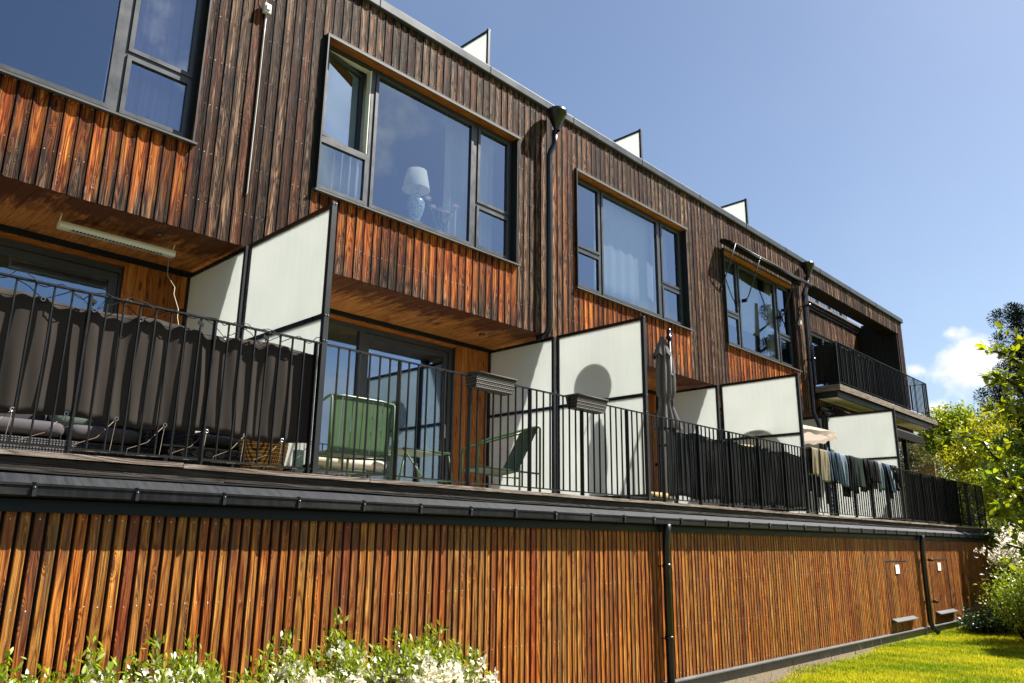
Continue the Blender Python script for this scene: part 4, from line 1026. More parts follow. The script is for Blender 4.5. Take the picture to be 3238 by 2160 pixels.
for j in range(8):
    a = j * math.pi / 4; m = MB(); m.tube([(14.38, 1.0, 4.11), (14.38 + .95 * math.cos(a), 1.0 + .95 * math.sin(a), 3.85)], .006, 5); m.build('rib', WHITE, t)
LG = 'clothes drying over the terrace railing'
def garment(name, x0, x1, zf, zb, col, label, cat='trousers', legs=True, slant=0., mat=None, frayed=0):
    t = thing(name, ((x0 + x1) / 2, .15, 3.48), label, cat, LG)
    mt = mat or cloth('fabric_' + name, col, var=.18)
    rs = random.random() * 20
    parts = [(0, 1.)] if not legs else [(0., .53), (.47, 1.)]
    for i, (pa, pb) in enumerate(parts):
        wv = .013
        def fn(u, v, pa=pa, pb=pb, i=i):
            zl = zf + (.05 * math.sin(rs + i * 3)) if legs else zf
            L1 = 3.485 - zl; L2 = 3.485 - zb; tot = L1 + L2 + .08; d = v * tot
            x = x0 + (x1 - x0) * (pa + (pb - pa) * u)
            if d < L2: z = zb + d; y = .195; q = L2 - d
            elif d < L2 + .08:
                a = (d - L2) / .08 * math.pi; y = .15 + .045 * math.cos(a); z = 3.485 + .018 * math.sin(a); q = 0
            else: q = d - L2 - .08; z = 3.485 - q; y = .105
            sgn = 1 if y > .15 else -1
            fold = wv * min(1, q * 6) * (math.sin(u * 9 + rs + i) + .6 * math.sin(u * 19 + rs * 2 + q * 5))
            if y < .15: x += slant * q + .012 * math.sin(q * 9 + rs + u * 4) * min(1, q * 3)
            return (x, y + fold * (1 if sgn < 0 else .3) - (.012 if sgn < 0 else -.012) - (.02 * i if sgn < 0 else 0), z + (frayed * .02 * math.sin(u * 60) if v > .97 else 0))
        m = MB(); m.grid(fn, 22, 34); m.build('leg' if legs else 'cloth', mt, t, solid=.006)
DEN = (.10, .145, .22); LDEN = (.30, .37, .46)
garment('beige_trousers', 13.60, 14.22, 2.97, 3.05, (.36, .30, .20), 'crumpled beige trousers hanging leftmost on the laundry railing')
garment('denim_shorts', 14.24, 14.42, 2.95, 3.1, DEN, 'narrow strip of blue denim next to the beige trousers', 'jeans', False, .1, frayed=1)
garment('denim_jeans', 14.46, 14.80, 2.93, 2.9, DEN, 'mid blue jeans, first of the wide pair of denim legs', 'jeans', True, .22)
garment('denim_jeans', 14.82, 15.10, 2.90, 2.95, LDEN, 'pale washed jeans with frayed hem beside mid blue jeans', 'jeans', False, .1, frayed=1)
garment('dark_trousers', 15.14, 15.52, 2.80, 2.72, (.018, .018, .022), 'black trousers hanging between pale jeans and the dark green jacket', 'trousers')
garment('green_jacket', 15.50, 15.98, 2.92, 3.1, (.025, .045, .035), 'dark green garment with pale collar hanging mid railing', 'jacket', False, .12)
garment('charcoal_trousers', 16.05, 16.42, 3.06, 2.86, (.035, .030, .035), 'charcoal trousers, left of the two short dark pairs', 'trousers', True, .12)
garment('charcoal_trousers', 16.42, 16.78, 3.06, 2.9, (.045, .040, .045), 'charcoal trousers, right of the two short dark pairs', 'trousers', True, .12)
garment('denim_jeans', 16.80, 17.02, 2.95, 2.95, LDEN, 'single pale blue jeans leg beside the charcoal trousers', 'jeans', False, .08)
garment('dark_trousers', 17.06, 17.24, 3.0, 2.9, (.020, .024, .022), 'narrow black garment left of the slanting blue jeans', 'trousers', False, .05)
garment('denim_jeans', 17.26, 17.50, 2.92, 2.95, (.12, .18, .30), 'slanting bright blue jeans leg near the end of the laundry', 'jeans', False, .55)
garment('dark_trousers', 17.56, 17.90, 3.0, 2.8, (.020, .020, .024), 'black trousers hanging rightmost on the laundry railing', 'trousers', True, .45)
# laundry rack and boxes behind
t = thing('drying_rack', (14.1, .7, ZD), 'white folding drying rack hung with small dark items behind the laundry railing', 'drying rack')
m = MB()
for y in (.5, .9): m.tube([(13.75, y, ZD), (14.35, y, ZD + .75), (14.9, y, ZD)], .009, 6)
for i in range(6): m.tube([(13.8 + i * .2, .45, ZD + .78), (13.8 + i * .2, .95, ZD + .78)], .005, 5)
m.tube([(13.8, .45, ZD + .78), (14.8, .45, ZD + .78)], .008, 6); m.tube([(13.8, .95, ZD + .78), (14.8, .95, ZD + .78)], .008, 6); m.build('frame', WHITE, t)
for i, (x, zz) in enumerate(((13.85, .35), (14.25, .3), (14.62, .4), (15.0, .5))):
    m = MB(); m.grid(lambda u, v: (x - .08 + .16 * u + .02 * math.sin(v * 4), .44 + .015 * math.sin(u * 9), ZD + .78 - zz * v - .03 * math.sin(u * 3.14)), 8, 8); m.build('hanging_sock', CL5, t, solid=.01)
t = thing('cardboard_box', (13.85, 1.2, ZD), 'pale brown cardboard box on the deck left behind the laundry', 'box'); m = MB(); m.box(13.65, 14.05, 1.1, 1.5, ZD, ZD + .55); m.build('carton', plain('cardboard', (.50, .30, .15), .8, 0, .08), t)
t = thing('storage_chest', (15.9, 1.9, ZD), 'white storage chest along the wall behind the laundry', 'chest')
m = MB(); m.box(14.9, 17.4, 1.7, 2.3, ZD, ZD + .58); m.build('body', plain('off_white_paint', (.62, .60, .54), .6), t); m = MB(); m.box(14.88, 17.42, 1.68, 2.32, ZD + .58, ZD + .63); m.build('lid', plain('lid_paint', (.66, .64, .58), .6), t)
# ------------------------------------------------------------ awnings, end post, trellis
AWN = cloth('black_awning_fabric', (.035, .030, .026), trans=.02, rough=.6)
t = thing('window_awning', (15.7, 1.75, 7.95), 'rolled black fabric awning with hinged arms above the farthest window', 'awning')
m = MB(); m.tube([(14.02, 1.80, 7.99), (17.78, 1.80, 7.99)], .055, 12); m.build('roller', AWN, t)
def af(u, v):
    x = 14.02 + 3.76 * u; return (x, 1.76 - .10 * v - .16 * v * (.4 + .6 * u) , 8.03 - .09 * v - .05 * u * v + .015 * math.sin(u * 15) * v)
m = MB(); m.grid(af, 30, 6); m.build('canopy', AWN, t, solid=.006)
m = MB(); m.grid(lambda u, v: (lambda p: (p[0], p[1] - .005, p[2] - .07 * v))(af(u, 1.)), 40, 2); m.build('valance', AWN, t, solid=.004)
m = MB(); m.tube([tuple(Vector(af(0, 1)) + Vector((0, 0, -.01))), tuple(Vector(af(1, 1)) + Vector((0, 0, -.01)))], .014, 8); m.build('front_bar', METAL, t)
for x in (14.10, 15.20, 16.93, 17.70):
    m = MB(); m.tube([(x + .05, 1.56, 7.90), (x - .02, 1.74, 7.35), (x - .05, 1.84, 7.06), (x - .06, 1.89, 6.98)], .013, 7); m.build('arm', PIPE, t)
    m = MB(); m.obox((x - .06, 1.94, 6.97), (.02, 0, 0), (0, .06, 0), (0, 0, .035)); m.build('arm_mount', PIPE, t)
t = thing('terrace_awning', (22.9, 1.25, 4.6), 'black cassette awning under the far end of the corner balcony', 'awning')
m = MB(); m.box(18.9, 23.75, 1.70, 1.84, 4.95, 5.12); m.build('cassette', PIPE, t, bevel=.02)
m = MB(); m.add([(x, y, z) for x in (18.9, 24.02) for (y, z) in ((1.70, 5.10), (1.2, 4.82), (1.2, 4.62), (1.26, 4.62), (1.70, 4.95))], [(i, i + 1, i + 6, i + 5) for i in range(4)] + [(4, 0, 5, 9), (4, 3, 2, 1, 0), (5, 6, 7, 8, 9)]); m.build('canopy', AWN, t)
t = thing('awning_motor', (18.3, 1.75, 4.9), 'black awning mount with round roller ends beneath the balcony corner', 'awning mount')
m = MB(); m.tube([(18.25, 1.75, 4.98), (18.9, 1.75, 4.98)], .055, 12); m.build('roller', PIPE, t); m = MB(); m.tube([(18.25, 1.66, 4.86), (18.9, 1.66, 4.86)], .045, 12); m.build('lower_tube', PIPE, t)
t = thing('terrace_post', (23.6, 1.6, ZD), 'black post carrying the awning at the terrace end', 'post'); m = MB(); m.box(23.54, 23.66, 1.54, 1.66, ZD, 4.95); m.build('shaft', PIPE, t, bevel=.008); m = MB(); m.box(23.48, 23.72, 1.48, 1.72, ZD, ZD + .02); m.build('foot_plate', METAL, t)
t = thing('slatted_panel', (25.0, 1.7, ZD), 'pale slatted wooden panel at the far terrace end', 'trellis')
for i in range(13):
    m = MB(); z = ZD + .15 + i * .13; m.box(25.06, 25.08, 1.30, 2.9, z, z + .085, 0, 'y'); m.build('slat', W_PALE, t)
for y in (1.30, 2.82):
    m = MB(); m.box(25.085, 25.13, y, y + .06, ZD, ZD + 1.86, 0, 'z'); m.build('post', W_PALE, t)

# ------------------------------------------------------------ behind the windows
SHEER = cloth('white_sheer', (1.6, 1.62, 1.65), trans=.45, var=.03); VIOL = cloth('violet_curtain', (.80, .58, 1.1), trans=.15, var=.15); SHEER2 = cloth('blue_sheer', (1.3, 1.4, 1.5), trans=.4, var=.03)
def curtain(x0, x1, y, mat, label, z0=5.86, z1=8.3, n=9, fd=.03):
    m = MB(); m.grid(lambda u, v: (x0 + (x1 - x0) * u + .02 * math.sin(v * 3), y + fd * math.sin(u * n * 6.28) * (.5 + .5 * (1 - v)) + .01 * math.sin(u * 40), z0 + (z1 - z0) * v), int(n * 10), 6)
    o = m.build('curtain', mat, solid=.002, loc=(x0, y, z0)); tag(o, label, 'curtain', 'window curtains')
curtain(2.15, 2.95, 2.3, VIOL, 'violet curtain at the right side of the leftmost window', n=6)
curtain(-.4, .4, 2.3, VIOL, 'violet curtain at the left side of the leftmost window', n=6)
curtain(4.47, 5.42, 2.38, SHEER, 'white curtain at the left of the lamp window', n=8)
curtain(6.80, 7.82, 2.38, SHEER, 'white curtain at the right of the lamp window', n=8)
curtain(10.15, 12.0, 2.22, SHEER2, 'pale sheer curtain filling the middle of the third window', n=3, fd=.002)
curtain(12.0, 12.72, 2.35, SHEER, 'white curtain at the right of the third window', n=6)
curtain(14.2, 15.0, 2.35, SHEER, 'white curtain at the left of the awning window', n=6)
curtain(15.0, 17.0, 2.5, SHEER2, 'pale sheer curtain in the middle of the awning window', n=12, z0=6.6, fd=.02)
curtain(17.0, 17.6, 2.35, SHEER, 'white curtain at the right of the awning window', n=5)
t = thing('table_lamp', (6.26, 2.27, 5.85), 'table lamp with white shade on a blue patterned vase foot behind the window', 'lamp')
m = MB(); m.lathe((6.22, 2.27, 6.54), [(.195, 0.), (.14, .29), (.137, .29), (.192, .0)], 30); m.build('lamp_shade', cloth('lampshade', (1.8, 1.78, 1.65), trans=.3, var=.02), t)
k = NT('blue_white_porcelain'); o_ = k.obj()
vv = k.noise(o_, 24., 3, .6, 1.5)
k.fin(k.pbr(k.ramp(vv, [(.42, (.10, .20, .42)), (.5, (.60, .68, .75)), (.62, (.66, .72, .78))]), .2))
m = MB(); m.lathe((6.22, 2.27, 6.06), [(.0, .0), (.07, .0), (.068, .03), (.075, .05), (.105, .13), (.13, .22), (.13, .29), (.10, .35), (.055, .38), (.05, .40), (.058, .42), (.02, .425), (.015, .5)], 26); m.build('foot', k.m, t)
m = MB(); m.box(5.5, 7.3, 2.14, 2.55, 5.84, 5.87); m.box(6.14, 6.30, 2.19, 2.35, 5.87, 6.06); ob = m.build('window_shelf', PLAST, bld)
LEAFG = plain('houseplant_leaf', (.20, .42, .16), .4); PET = cloth('pink_petal', (1.7, 1.3, 1.4), trans=.3, var=.08)
t = thing('flower_vase', (6.7, 2.3, 5.87), 'glass vase with pale pink flowers and leaves beside the lamp', 'flowers')
m = MB(); m.lathe((6.68, 2.3, 5.87), [(.04, 0), (.045, .01), (.06, .16), (.10, .30), (.097, .30), (.055, .16), (.04, .02)], 18); m.build('vase', glass_mat('vase_glass', .2), t)
for (x, y, z) in ((6.98, 2.28, 6.52), (6.86, 2.33, 6.40), (6.42, 2.25, 6.45), (6.56, 2.3, 6.38), (6.74, 2.36, 6.42)):
    m = MB(); m.tube([(6.68, 2.3, 5.95), ((x + 6.68) / 2, y, (z + 6.0) / 2), (x, y, z)], .005, 5); m.build('stem', LEAFG, t)
    m = MB()
    for j in range(16):
        a = j * 2.4; e = .3 + .045 * j; r = .08
        d = Vector((math.cos(a) * math.cos(e), math.sin(a) * math.cos(e), math.sin(e))); sd = d.cross(Vector((0, 0, 1))).normalized() * .016
        p = Vector((x, y, z)); m.add([p, p + d * r * .55 + sd, p + d * r, p + d * r * .55 - sd], [(0, 1, 2, 3)])
    m.build('flower', PET, t)
for j in range(14):
    a = j * 2.4; p = Vector((6.68, 2.3, 6.12 + .012 * j)); d = Vector((math.cos(a) * .15, math.sin(a) * .1, .06 * math.sin(j))); sd = Vector((-math.sin(a), math.cos(a), .3)) * .03
    m = MB(); m.add([p, p + d * .5 + sd, p + d, p + d * .5 - sd], [(0, 1, 2, 3)]); m.build('leaf', LEAFG, t)
t = thing('potted_plant', (.33, 2.4, 6.0), 'long green leaves of a houseplant at the left edge of the leftmost window', 'plant')
m = MB(); m.lathe((.30, 2.45, 5.9), [(.0, 0), (.08, 0), (.10, .2), (.0, .2)], 16); m.build('pot', PLAST, t)
for j in range(9):
    a = j * .75; m = MB(); b = Vector((.30, 2.45, 6.1)); d = Vector((math.cos(a) * .14, -.1 + math.sin(a) * .06, .42 + .2 * math.sin(j * 2.)))
    sd = Vector((.032, .02, 0)); m.add([b, b + d * .55 + sd, b + d, b + d * .55 - sd], [(0, 1, 2, 3)]); m.build('leaf', LEAFG, t)

# ------------------------------------------------------------ vegetation helpers
def leaf_mat(name, c1, c2, trans=.45, gloss=.12, back=None):
    c1 = tuple(q * .72 for q in c1); c2 = tuple(q * .72 for q in c2)
    k = NT(name); a = k.n('ShaderNodeAttribute', attribute_name='lc'); sp = k.n('ShaderNodeSeparateColor'); k.l(a.outputs['Color'], sp.inputs[0])
    c = k.mix(sp.outputs[0], c1, c2)
    hs = k.n('ShaderNodeHueSaturation'); k.l(c, hs.inputs['Color']); k.l(k.rng(sp.outputs[1], 0, 1, .65, 1.35), hs.inputs['Value']); c = hs.outputs[0]
    d = k.n('ShaderNodeBsdfDiffuse'); k.l(c, d.inputs[0]); t = k.n('ShaderNodeBsdfTranslucent'); k.l(c, t.inputs[0])
    m = k.n('ShaderNodeMixShader'); m.inputs[0].default_value = trans; k.l(d.outputs[0], m.inputs[1]); k.l(t.outputs[0], m.inputs[2])
    g = k.n('ShaderNodeBsdfGlossy'); g.inputs['Roughness'].default_value = .38
    m2 = k.n('ShaderNodeMixShader'); m2.inputs[0].default_value = gloss * .3; k.l(m.outputs[0], m2.inputs[1]); k.l(g.outputs[0], m2.inputs[2])
    return k.fin(m2.outputs[0])
L_OVAL = (np.array([(0, 0, 0), (.22, .17, .035), (.55, .24, .05), (.82, .14, .0), (1, 0, -.07), (.82, -.14, .0), (.55, -.24, .05), (.22, -.17, .035), (.25, 0, -.01), (.6, 0, -.02)], float),
          [(0, 8, 1), (1, 8, 9, 2), (2, 9, 3), (3, 9, 4), (4, 9, 5), (5, 9, 6), (6, 9, 8, 7), (7, 8, 0)])
L_DIA = (np.array([(0, 0, 0), (.5, .26, .06), (1, 0, 0), (.5, -.26, .06)], float), [(0, 3, 2, 1)])
L_LAN = (np.array([(0, 0, 0), (.35, .15, .05), (.75, .12, .03), (1, 0, -.05), (.75, -.12, .03), (.35, -.15, .05)], float), [(0, 5, 4, 1), (1, 4, 3, 2)])
L_NEED = (np.array([(0, .0, 0), (.5, .05, .0), (1, 0, 0), (.5, -.05, 0)], float), [(0, 3, 2, 1)])
def leaves(name, P, D, size, mat, tmpl=L_DIA, parent=None, nrm=None, shade=None, roll=1.):
    """P positions, D directions of the midribs (n,3), size (n,)"""
    n = len(P); D = D / np.maximum(np.linalg.norm(D, axis=1, keepdims=True), 1e-6)
    U = np.tile(np.array([[0, 0, 1.]]), (n, 1)) + RNG.normal(0, .55 * roll, (n, 3)) if nrm is None else nrm + RNG.normal(0, .3 * roll, (n, 3))
    Y = np.cross(U, D); Y /= np.maximum(np.linalg.norm(Y, axis=1, keepdims=True), 1e-6); Z = np.cross(D, Y)
    T, F = tmpl; k = len(T)
    V = P[:, None, :] + size[:, None, None] * (T[None, :, 0:1] * D[:, None, :] + T[None, :, 1:2] * Y[:, None, :] + T[None, :, 2:3] * Z[:, None, :])
    V = V.reshape(-1, 3)
    if parent is not None: V = V - np.array(world_loc(parent))
    me = bpy.data.meshes.new(name)
    me.vertices.add(len(V)); me.vertices.foreach_set('co', V.astype('f').ravel())
    ls = np.array([len(f) for f in F]); flat = np.concatenate([np.array(f) for f in F])
    loops = (np.arange(n)[:, None] * k + flat[None, :]).ravel()
    tot = np.tile(ls, n); st = np.concatenate([[0], np.cumsum(tot)[:-1]])
    me.loops.add(len(loops)); me.loops.foreach_set('vertex_index', loops.astype('i'))
    me.polygons.add(len(tot)); me.polygons.foreach_set('loop_start', st.astype('i'))
    try: me.polygons.foreach_set('loop_total', tot.astype('i'))
    except Exception: pass
    me.update(calc_edges=True)
    c = RNG.random((n, 2)); a = np.ones((n, k, 4)); a[:, :, 0] = (c[:, 0] if shade is None else np.clip(shade + RNG.normal(0, .18, n), 0, 1))[:, None]; a[:, :, 1] = c[:, 1][:, None]
    at = me.attributes.new('lc', 'FLOAT_COLOR', 'POINT'); at.data.foreach_set('color', a.astype('f').ravel())
    me.materials.append(mat)
    o = bpy.data.objects.new(name, me); COL.objects.link(o)
    if parent is not None: o.parent = parent
    return o
def rdir(n, up_=0.):
    d = RNG.normal(0, 1, (n, 3)); d[:, 2] += up_; return d / np.linalg.norm(d, axis=1, keepdims=True)
BARK = plain('bark', (.10, .075, .055), .9, 0, .35, 14., .5); BARKD = plain('dark_bark', (.045, .035, .028), .9, 0, .3, 14., .5)
def tree(name, base, h, rad, label, mat, nb=70, per=260, ls=.16, trunk=.22, cb=.25, cat='tree', group=None, spread=.55, sq=1., tmpl=L_DIA, barkm=None, br=14, top=.6):
    t = thing(name, base, label, cat, group); B = np.array(base, float)
    m = MB(); lean = RNG.normal(0, .02, 2)
    pts = [tuple(B + np.array([lean[0] * z * h, lean[1] * z * h, z * h])) for z in (0, .1, .3, .5, .7, .88)]
    m.tube(pts, [trunk * q for q in (1.25, 1., .8, .58, .34, .1)], 9); m.build('trunk', barkm or BARK, t)
    C = []; m = MB()
    for i in range(nb):
        u = RNG.random(); z = cb + (1 - cb) * u ** .85
        prof = math.sin(math.pi * min(1, max(0, (z - cb) / (1 - cb))) ** top) ** .75
        a = RNG.random() * 6.283; r = rad * max(.08, prof) * (.35 + .65 * math.sqrt(RNG.random()))
        c = B + np.array([r * math.cos(a), r * math.sin(a) * sq, z * h]); C.append(c)
        if i % max(1, nb // br) == 0:
            s = B + np.array([0, 0, max(.12, z - .22) * h]); mid = (s + c) / 2 + np.array([0, 0, .03 * h])
            m.tube([tuple(s), tuple(mid), tuple(c)], [trunk * .4, trunk * .22, trunk * .07], 6)
    m.build('limbs', barkm or BARK, t)
    C = np.array(C); n = nb * per; idx = RNG.integers(0, nb, n)
    bs = spread * (.5 + RNG.random(nb)) * rad * .42
    P = C[idx] + rdir(n) * (bs[idx] * RNG.random(n) ** .45)[:, None] * np.array([1, 1, .72])
    D = rdir(n, -.2)
    leaves('crown', P, D, ls * (.6 + .8 * RNG.random(n)), mat, tmpl, t, shade=RNG.random(nb)[idx])
    return t
LIME = leaf_mat('spring_leaves', (.20, .29, .006), (.42, .46, .012), .5)
LIME2 = leaf_mat('yellow_green_leaves', (.28, .31, .006), (.52, .48, .014), .5)
MIDG = leaf_mat('mid_green_leaves', (.045, .11, .015), (.10, .19, .02), .4)
OLIVE = leaf_mat('olive_needles', (.09, .10, .02), (.24, .20, .035), .25)
PINEM = leaf_mat('pine_needles', (.018, .035, .022), (.04, .065, .035), .1)
BIGL = leaf_mat('big_lime_leaves', (.24, .33, .004), (.52, .54, .010), .5, .2)
BUSHL = leaf_mat('glossy_bush_leaves', (.20, .30, .006), (.40, .45, .012), .45, .2)
DARKL = leaf_mat('dark_bush_leaves', (.025, .06, .012), (.06, .11, .02), .3, .2)
WPET = leaf_mat('white_petals', (1.0, .93, .70), (1.1, 1.03, .85), .5, .02)

# ------------------------------------------------------------ ground
def lawn_mat():
    k = NT('lawn_ground'); o = k.obj()
    a = k.noise(o, .55, 4, .6); b = k.noise(o, 6., 5, .65); c = k.noise(o, 60., 3, .7)
    f = k.math('ADD', k.math('MULTIPLY', a, .45), k.math('ADD', k.math('MULTIPLY', b, .3), k.math('MULTIPLY', c, .3)))
    g = k.ramp(f, [(.35, (.05, .075, .002)), (.5, (.14, .165, .004)), (.66, (.26, .25, .012))])
    # dry sandy strip along the wall
    sp = k.n('ShaderNodeSeparateXYZ'); k.l(o, sp.inputs[0])
    edge = k.math('ADD', sp.outputs[1], k.math('ADD', k.math('MULTIPLY', k.math('SUBTRACT', b, .5), .7), k.math('MULTIPLY', k.math('SUBTRACT', a, .5), .8)))
    dirt = k.ramp(c, [(.3, (.05, .035, .02)), (.55, (.17, .135, .09)), (.75, (.30, .26, .20))])
    edge = k.math('SUBTRACT', edge, k.math('MULTIPLY', k.math('MAXIMUM', k.math('SUBTRACT', sp.outputs[0], 9.), 0.), .10))
    g = k.mix(k.rng(edge, -.80, -.62), g, dirt)
    return k.fin(k.pbr(g, .95, 0, .1, k.math('ADD', b, c), .8, .03))
m = MB()
nx, ny = 80, 60
def gfn(u, v):
    x = -150 + 400 * u; y = -160 + 320 * v
    return (x, y, .05 if (y > -40 and x < 60) else .05)
m.grid(gfn, 8, 8); m.build('lawn', lawn_mat(), kind='structure')
n = 170000
gx = 9.2 + 15 * RNG.random(n) ** 1.15; gy = -.06 - 5.0 * RNG.random(n) ** 1.1
keep = (gy < -.42 + np.minimum(.36, .045 * (gx - 9)) + .25 * np.sin(gx * 1.7) * RNG.random(n) - .25 * RNG.random(n) ** 3)
P = np.stack([gx, gy, np.full(n, .05)], 1)[keep]; n = len(P)
D = RNG.normal(0, .32, (n, 3)); D[:, 2] = 1
GR = leaf_mat('grass_blades', (.17, .30, .005), (.70, .62, .02), .45, .06)
sh_ = np.clip(.5 + .28 * np.sin(P[:, 0] * 1.9 + 2 * np.sin(P[:, 1] * 1.3)) + .25 * np.sin(P[:, 1] * 4.1 + P[:, 0] * 2.7) + .2 * np.sin(P[:, 0] * 9.1), 0, 1)
o = leaves('grass', P, D, .018 + .030 * RNG.random(n) ** 1.5, GR, (np.array([(0, .16, 0), (0, -.16, 0), (1, 0, .2)], float), [(0, 1, 2)]), shade=sh_); o['kind'] = 'stuff'
m = MB(); m.grid(lambda u, v: (-34 + 42.6 * u, -13 + 11.6 * v, .056), 4, 4); m.build('bounce_blocker', plain('bounce_blocker_dark', (.09, .088, .085), .9, 0, .2, 3.), kind='structure')  # added dark sheet out of view, cuts sunlight bouncing off the lawn
n = 900
P = np.stack([9.3 + 14 * RNG.random(n), -.10 - .45 * RNG.random(n) ** 1.3, np.full(n, .05)], 1); cl = np.sin(P[:, 0] * 5.) + np.sin(P[:, 0] * 12.7) > .35; P = P[cl]; n = len(P)
D = RNG.normal(0, .35, (n, 3)); D[:, 2] = 1
o = leaves('weeds', P, D, .05 + .13 * RNG.random(n) ** 2, leaf_mat('dry_weeds', (.10, .14, .02), (.38, .30, .14), .3, .1), (np.array([(0, .035, 0), (0, -.035, 0), (1, 0, .2)], float), [(0, 1, 2)])); o['kind'] = 'stuff'

# ------------------------------------------------------------ trees behind and beside
TG = 'trees beyond the house end'
tree('maple_tree', (41.5, 4.6, .05), 7.9, 4.0, 'tall yellow green maple whose top rises highest beyond the terrace', LIME, 90, 360, .17, cb=.06, group=TG, spread=.62)
tree('maple_tree', (38, 1.9, .05), 7.1, 3.6, 'bright yellow green tree between the tall maple and the leafy branch', LIME2, 90, 340, .16, cb=.04, group=TG, spread=.65)
tree('maple_tree', (34, 1.2, .05), 6.0, 2.4, 'rounded yellow green shrub like tree behind the railing end', LIME2, 70, 300, .12, cb=.03, group=TG, spread=.65)
tree('conifer_tree', (40.5, 8.6, .05), 8.2, 3.4, 'brownish olive conifer beside the corner balcony', OLIVE, 90, 360, .14, cb=.03, group=TG, spread=.6, tmpl=L_LAN, top=.45)
tree('conifer_tree', (34.0, 4.6, .05), 6.0, 1.9, 'low olive conifer just above the far railing', OLIVE, 60, 260, .11, cb=.02, group=TG, spread=.6, tmpl=L_LAN)
tree('maple_tree', (29, -.2, .05), 5.0, 2.3, 'dense light green tree behind the white flowering bush', LIME, 80, 330, .10, cb=.02, group=TG, spread=.6)
tree('maple_tree', (52, -3.5, .05), 9.0, 5., 'yellow green tree at the far right edge behind the branches', LIME2, 90, 280, .2, cb=.04, group=TG, spread=.6)
# pine at the right edge
t = thing('pine_tree', (26.0, -3.0, .05), 'dark pine with clumped needles at the right picture edge', 'tree')
m = MB(); m.tube([(26, -3.0, .05), (26, -3.0, 5), (26.1, -2.9, 10.5)], [.25, .18, .06], 9); m.build('trunk', BARKD, t)
C = []; m = MB()
for (dx, dy, z) in [(-1.1, 1.75, 8.25), (-1.0, 1.7, 7.7), (-1.2, 1.55, 7.0), (-1.2, 1.75, 6.5), (-1.35, 1.9, 6.1), (-1.5, 2.25, 5.75), (-1.3, 2.05, 5.35), (-1.2, 1.8, 5.0), (-.9, 1.6, 7.3), (-.9, 1.35, 6.6), (-1.0, 1.45, 5.8), (-.8, 1.3, 5.2), (-.6, 1.1, 8.8), (-.9, 1.5, 4.6), (-.3, .9, 9.6), (-.9, 1.2, 7.9)]:
    c = np.array([26 + dx, -3.0 + dy, z]); C.append(c); m.tube([(26, -3.0, z - .3), tuple(c)], [.06, .02], 6)
    C += [c + RNG.normal(0, .22, 3) for _ in range(3)]
m.build('limbs', BARKD, t); C = np.array(C)
n = 46000; i = RNG.integers(0, len(C), n); d = rdir(n, .3); leaves('crown', C[i] + d * (.27 * RNG.random(n) ** .6)[:, None], d, .05 + .035 * RNG.random(n), PINEM, (np.array([(0, 0, 0), (.5, .17, 0), (1, 0, 0), (.5, -.17, 0)], float), [(0, 3, 2, 1)]), t)
# trees outside the frame that throw the shade at the far end and show in the panes
tree('garden_tree', (27.2, -1.6, .05), 7.0, 2.0, 'leafy garden tree at the right picture edge shading the wall end', MIDG, 70, 260, .12, cb=.22)
tree('garden_tree', (19.3, -4.3, .05), 5.2, 1.3, 'small garden tree right of the picture shading the lawn', MIDG, 50, 220, .11, cb=.45)
tree('pine_tree', (15.5, -27, .05), 9.2, 1.9, 'dark pine across the lawn reflected in the terrace door', PINEM, 60, 260, .2, cb=.2, top=.5, cat='tree')
tree('garden_tree', (33, -20, .05), 7.4, 3.6, 'green tree across the lawn reflected in the far windows', LIME, 70, 260, .2, cb=.03, spread=.65)
# big leaved branches close to the camera on the right
t = thing('lime_tree', (7.9, -5.3, .05), 'leafy branches with large yellow green leaves reaching in from the right', 'tree')
m = MB(); m.tube([(7.9, -5.3, .05), (7.9, -5.25, 1.5), (7.8, -5.2, 3.0), (7.7, -5.1, 4.6)], [.10, .085, .06, .03], 9); m.build('trunk', BARKD, t)
BR = []
for tgt in ([(6.89, -4.37, 1.88), (6.88, -4.28, 2.13), (6.85, -4.15, 2.46), (6.83, -4.08, 2.59), (6.81, -3.99, 2.64), (6.79, -3.92, 2.64)],
            [(6.91, -4.47, 2.80), (6.88, -4.32, 3.04), (6.86, -4.23, 3.11), (6.84, -4.14, 3.10)], [(6.90, -4.42, 3.15), (6.88, -4.31, 3.26), (6.87, -4.23, 3.30)],
            [(6.90, -4.40, 2.74), (6.87, -4.28, 2.87), (6.85, -4.18, 2.91)], [(6.90, -4.40, 2.10), (6.88, -4.29, 2.21), (6.85, -4.17, 2.25)],
            [(6.89, -4.36, 1.84), (6.87, -4.27, 2.02), (6.85, -4.14, 2.07), (6.82, -4.06, 2.02)], [(6.90, -4.44, 3.32), (6.89, -4.37, 3.41)],
            [(6.88, -4.30, 1.70), (6.87, -4.22, 1.80), (6.84, -4.14, 1.83)], [(6.9, -4.44, 2.5), (6.88, -4.34, 2.62), (6.86, -4.26, 2.68)]):
    a = tgt[0]; BR.append([(7.8, -5.2, max(.9, a[2] - .55)), (7.35, -4.85, a[2] - .22)] + tgt)
for i in range(14):
    z = 1.8 + 1.65 * (i / 13.); e = (6.90 + RNG.normal(0, .08), -4.44 + RNG.normal(0, .06), z * .93); md = ((e[0] + 7.8) / 2 - .1, (e[1] - 5.2) / 2, z - .22)
    BR.append([(7.8, -5.2, max(.9, z - .7)), md, ((e[0] + md[0]) / 2, (e[1] + md[1]) / 2, z - .07), e])
m = MB(); P = []; D = []
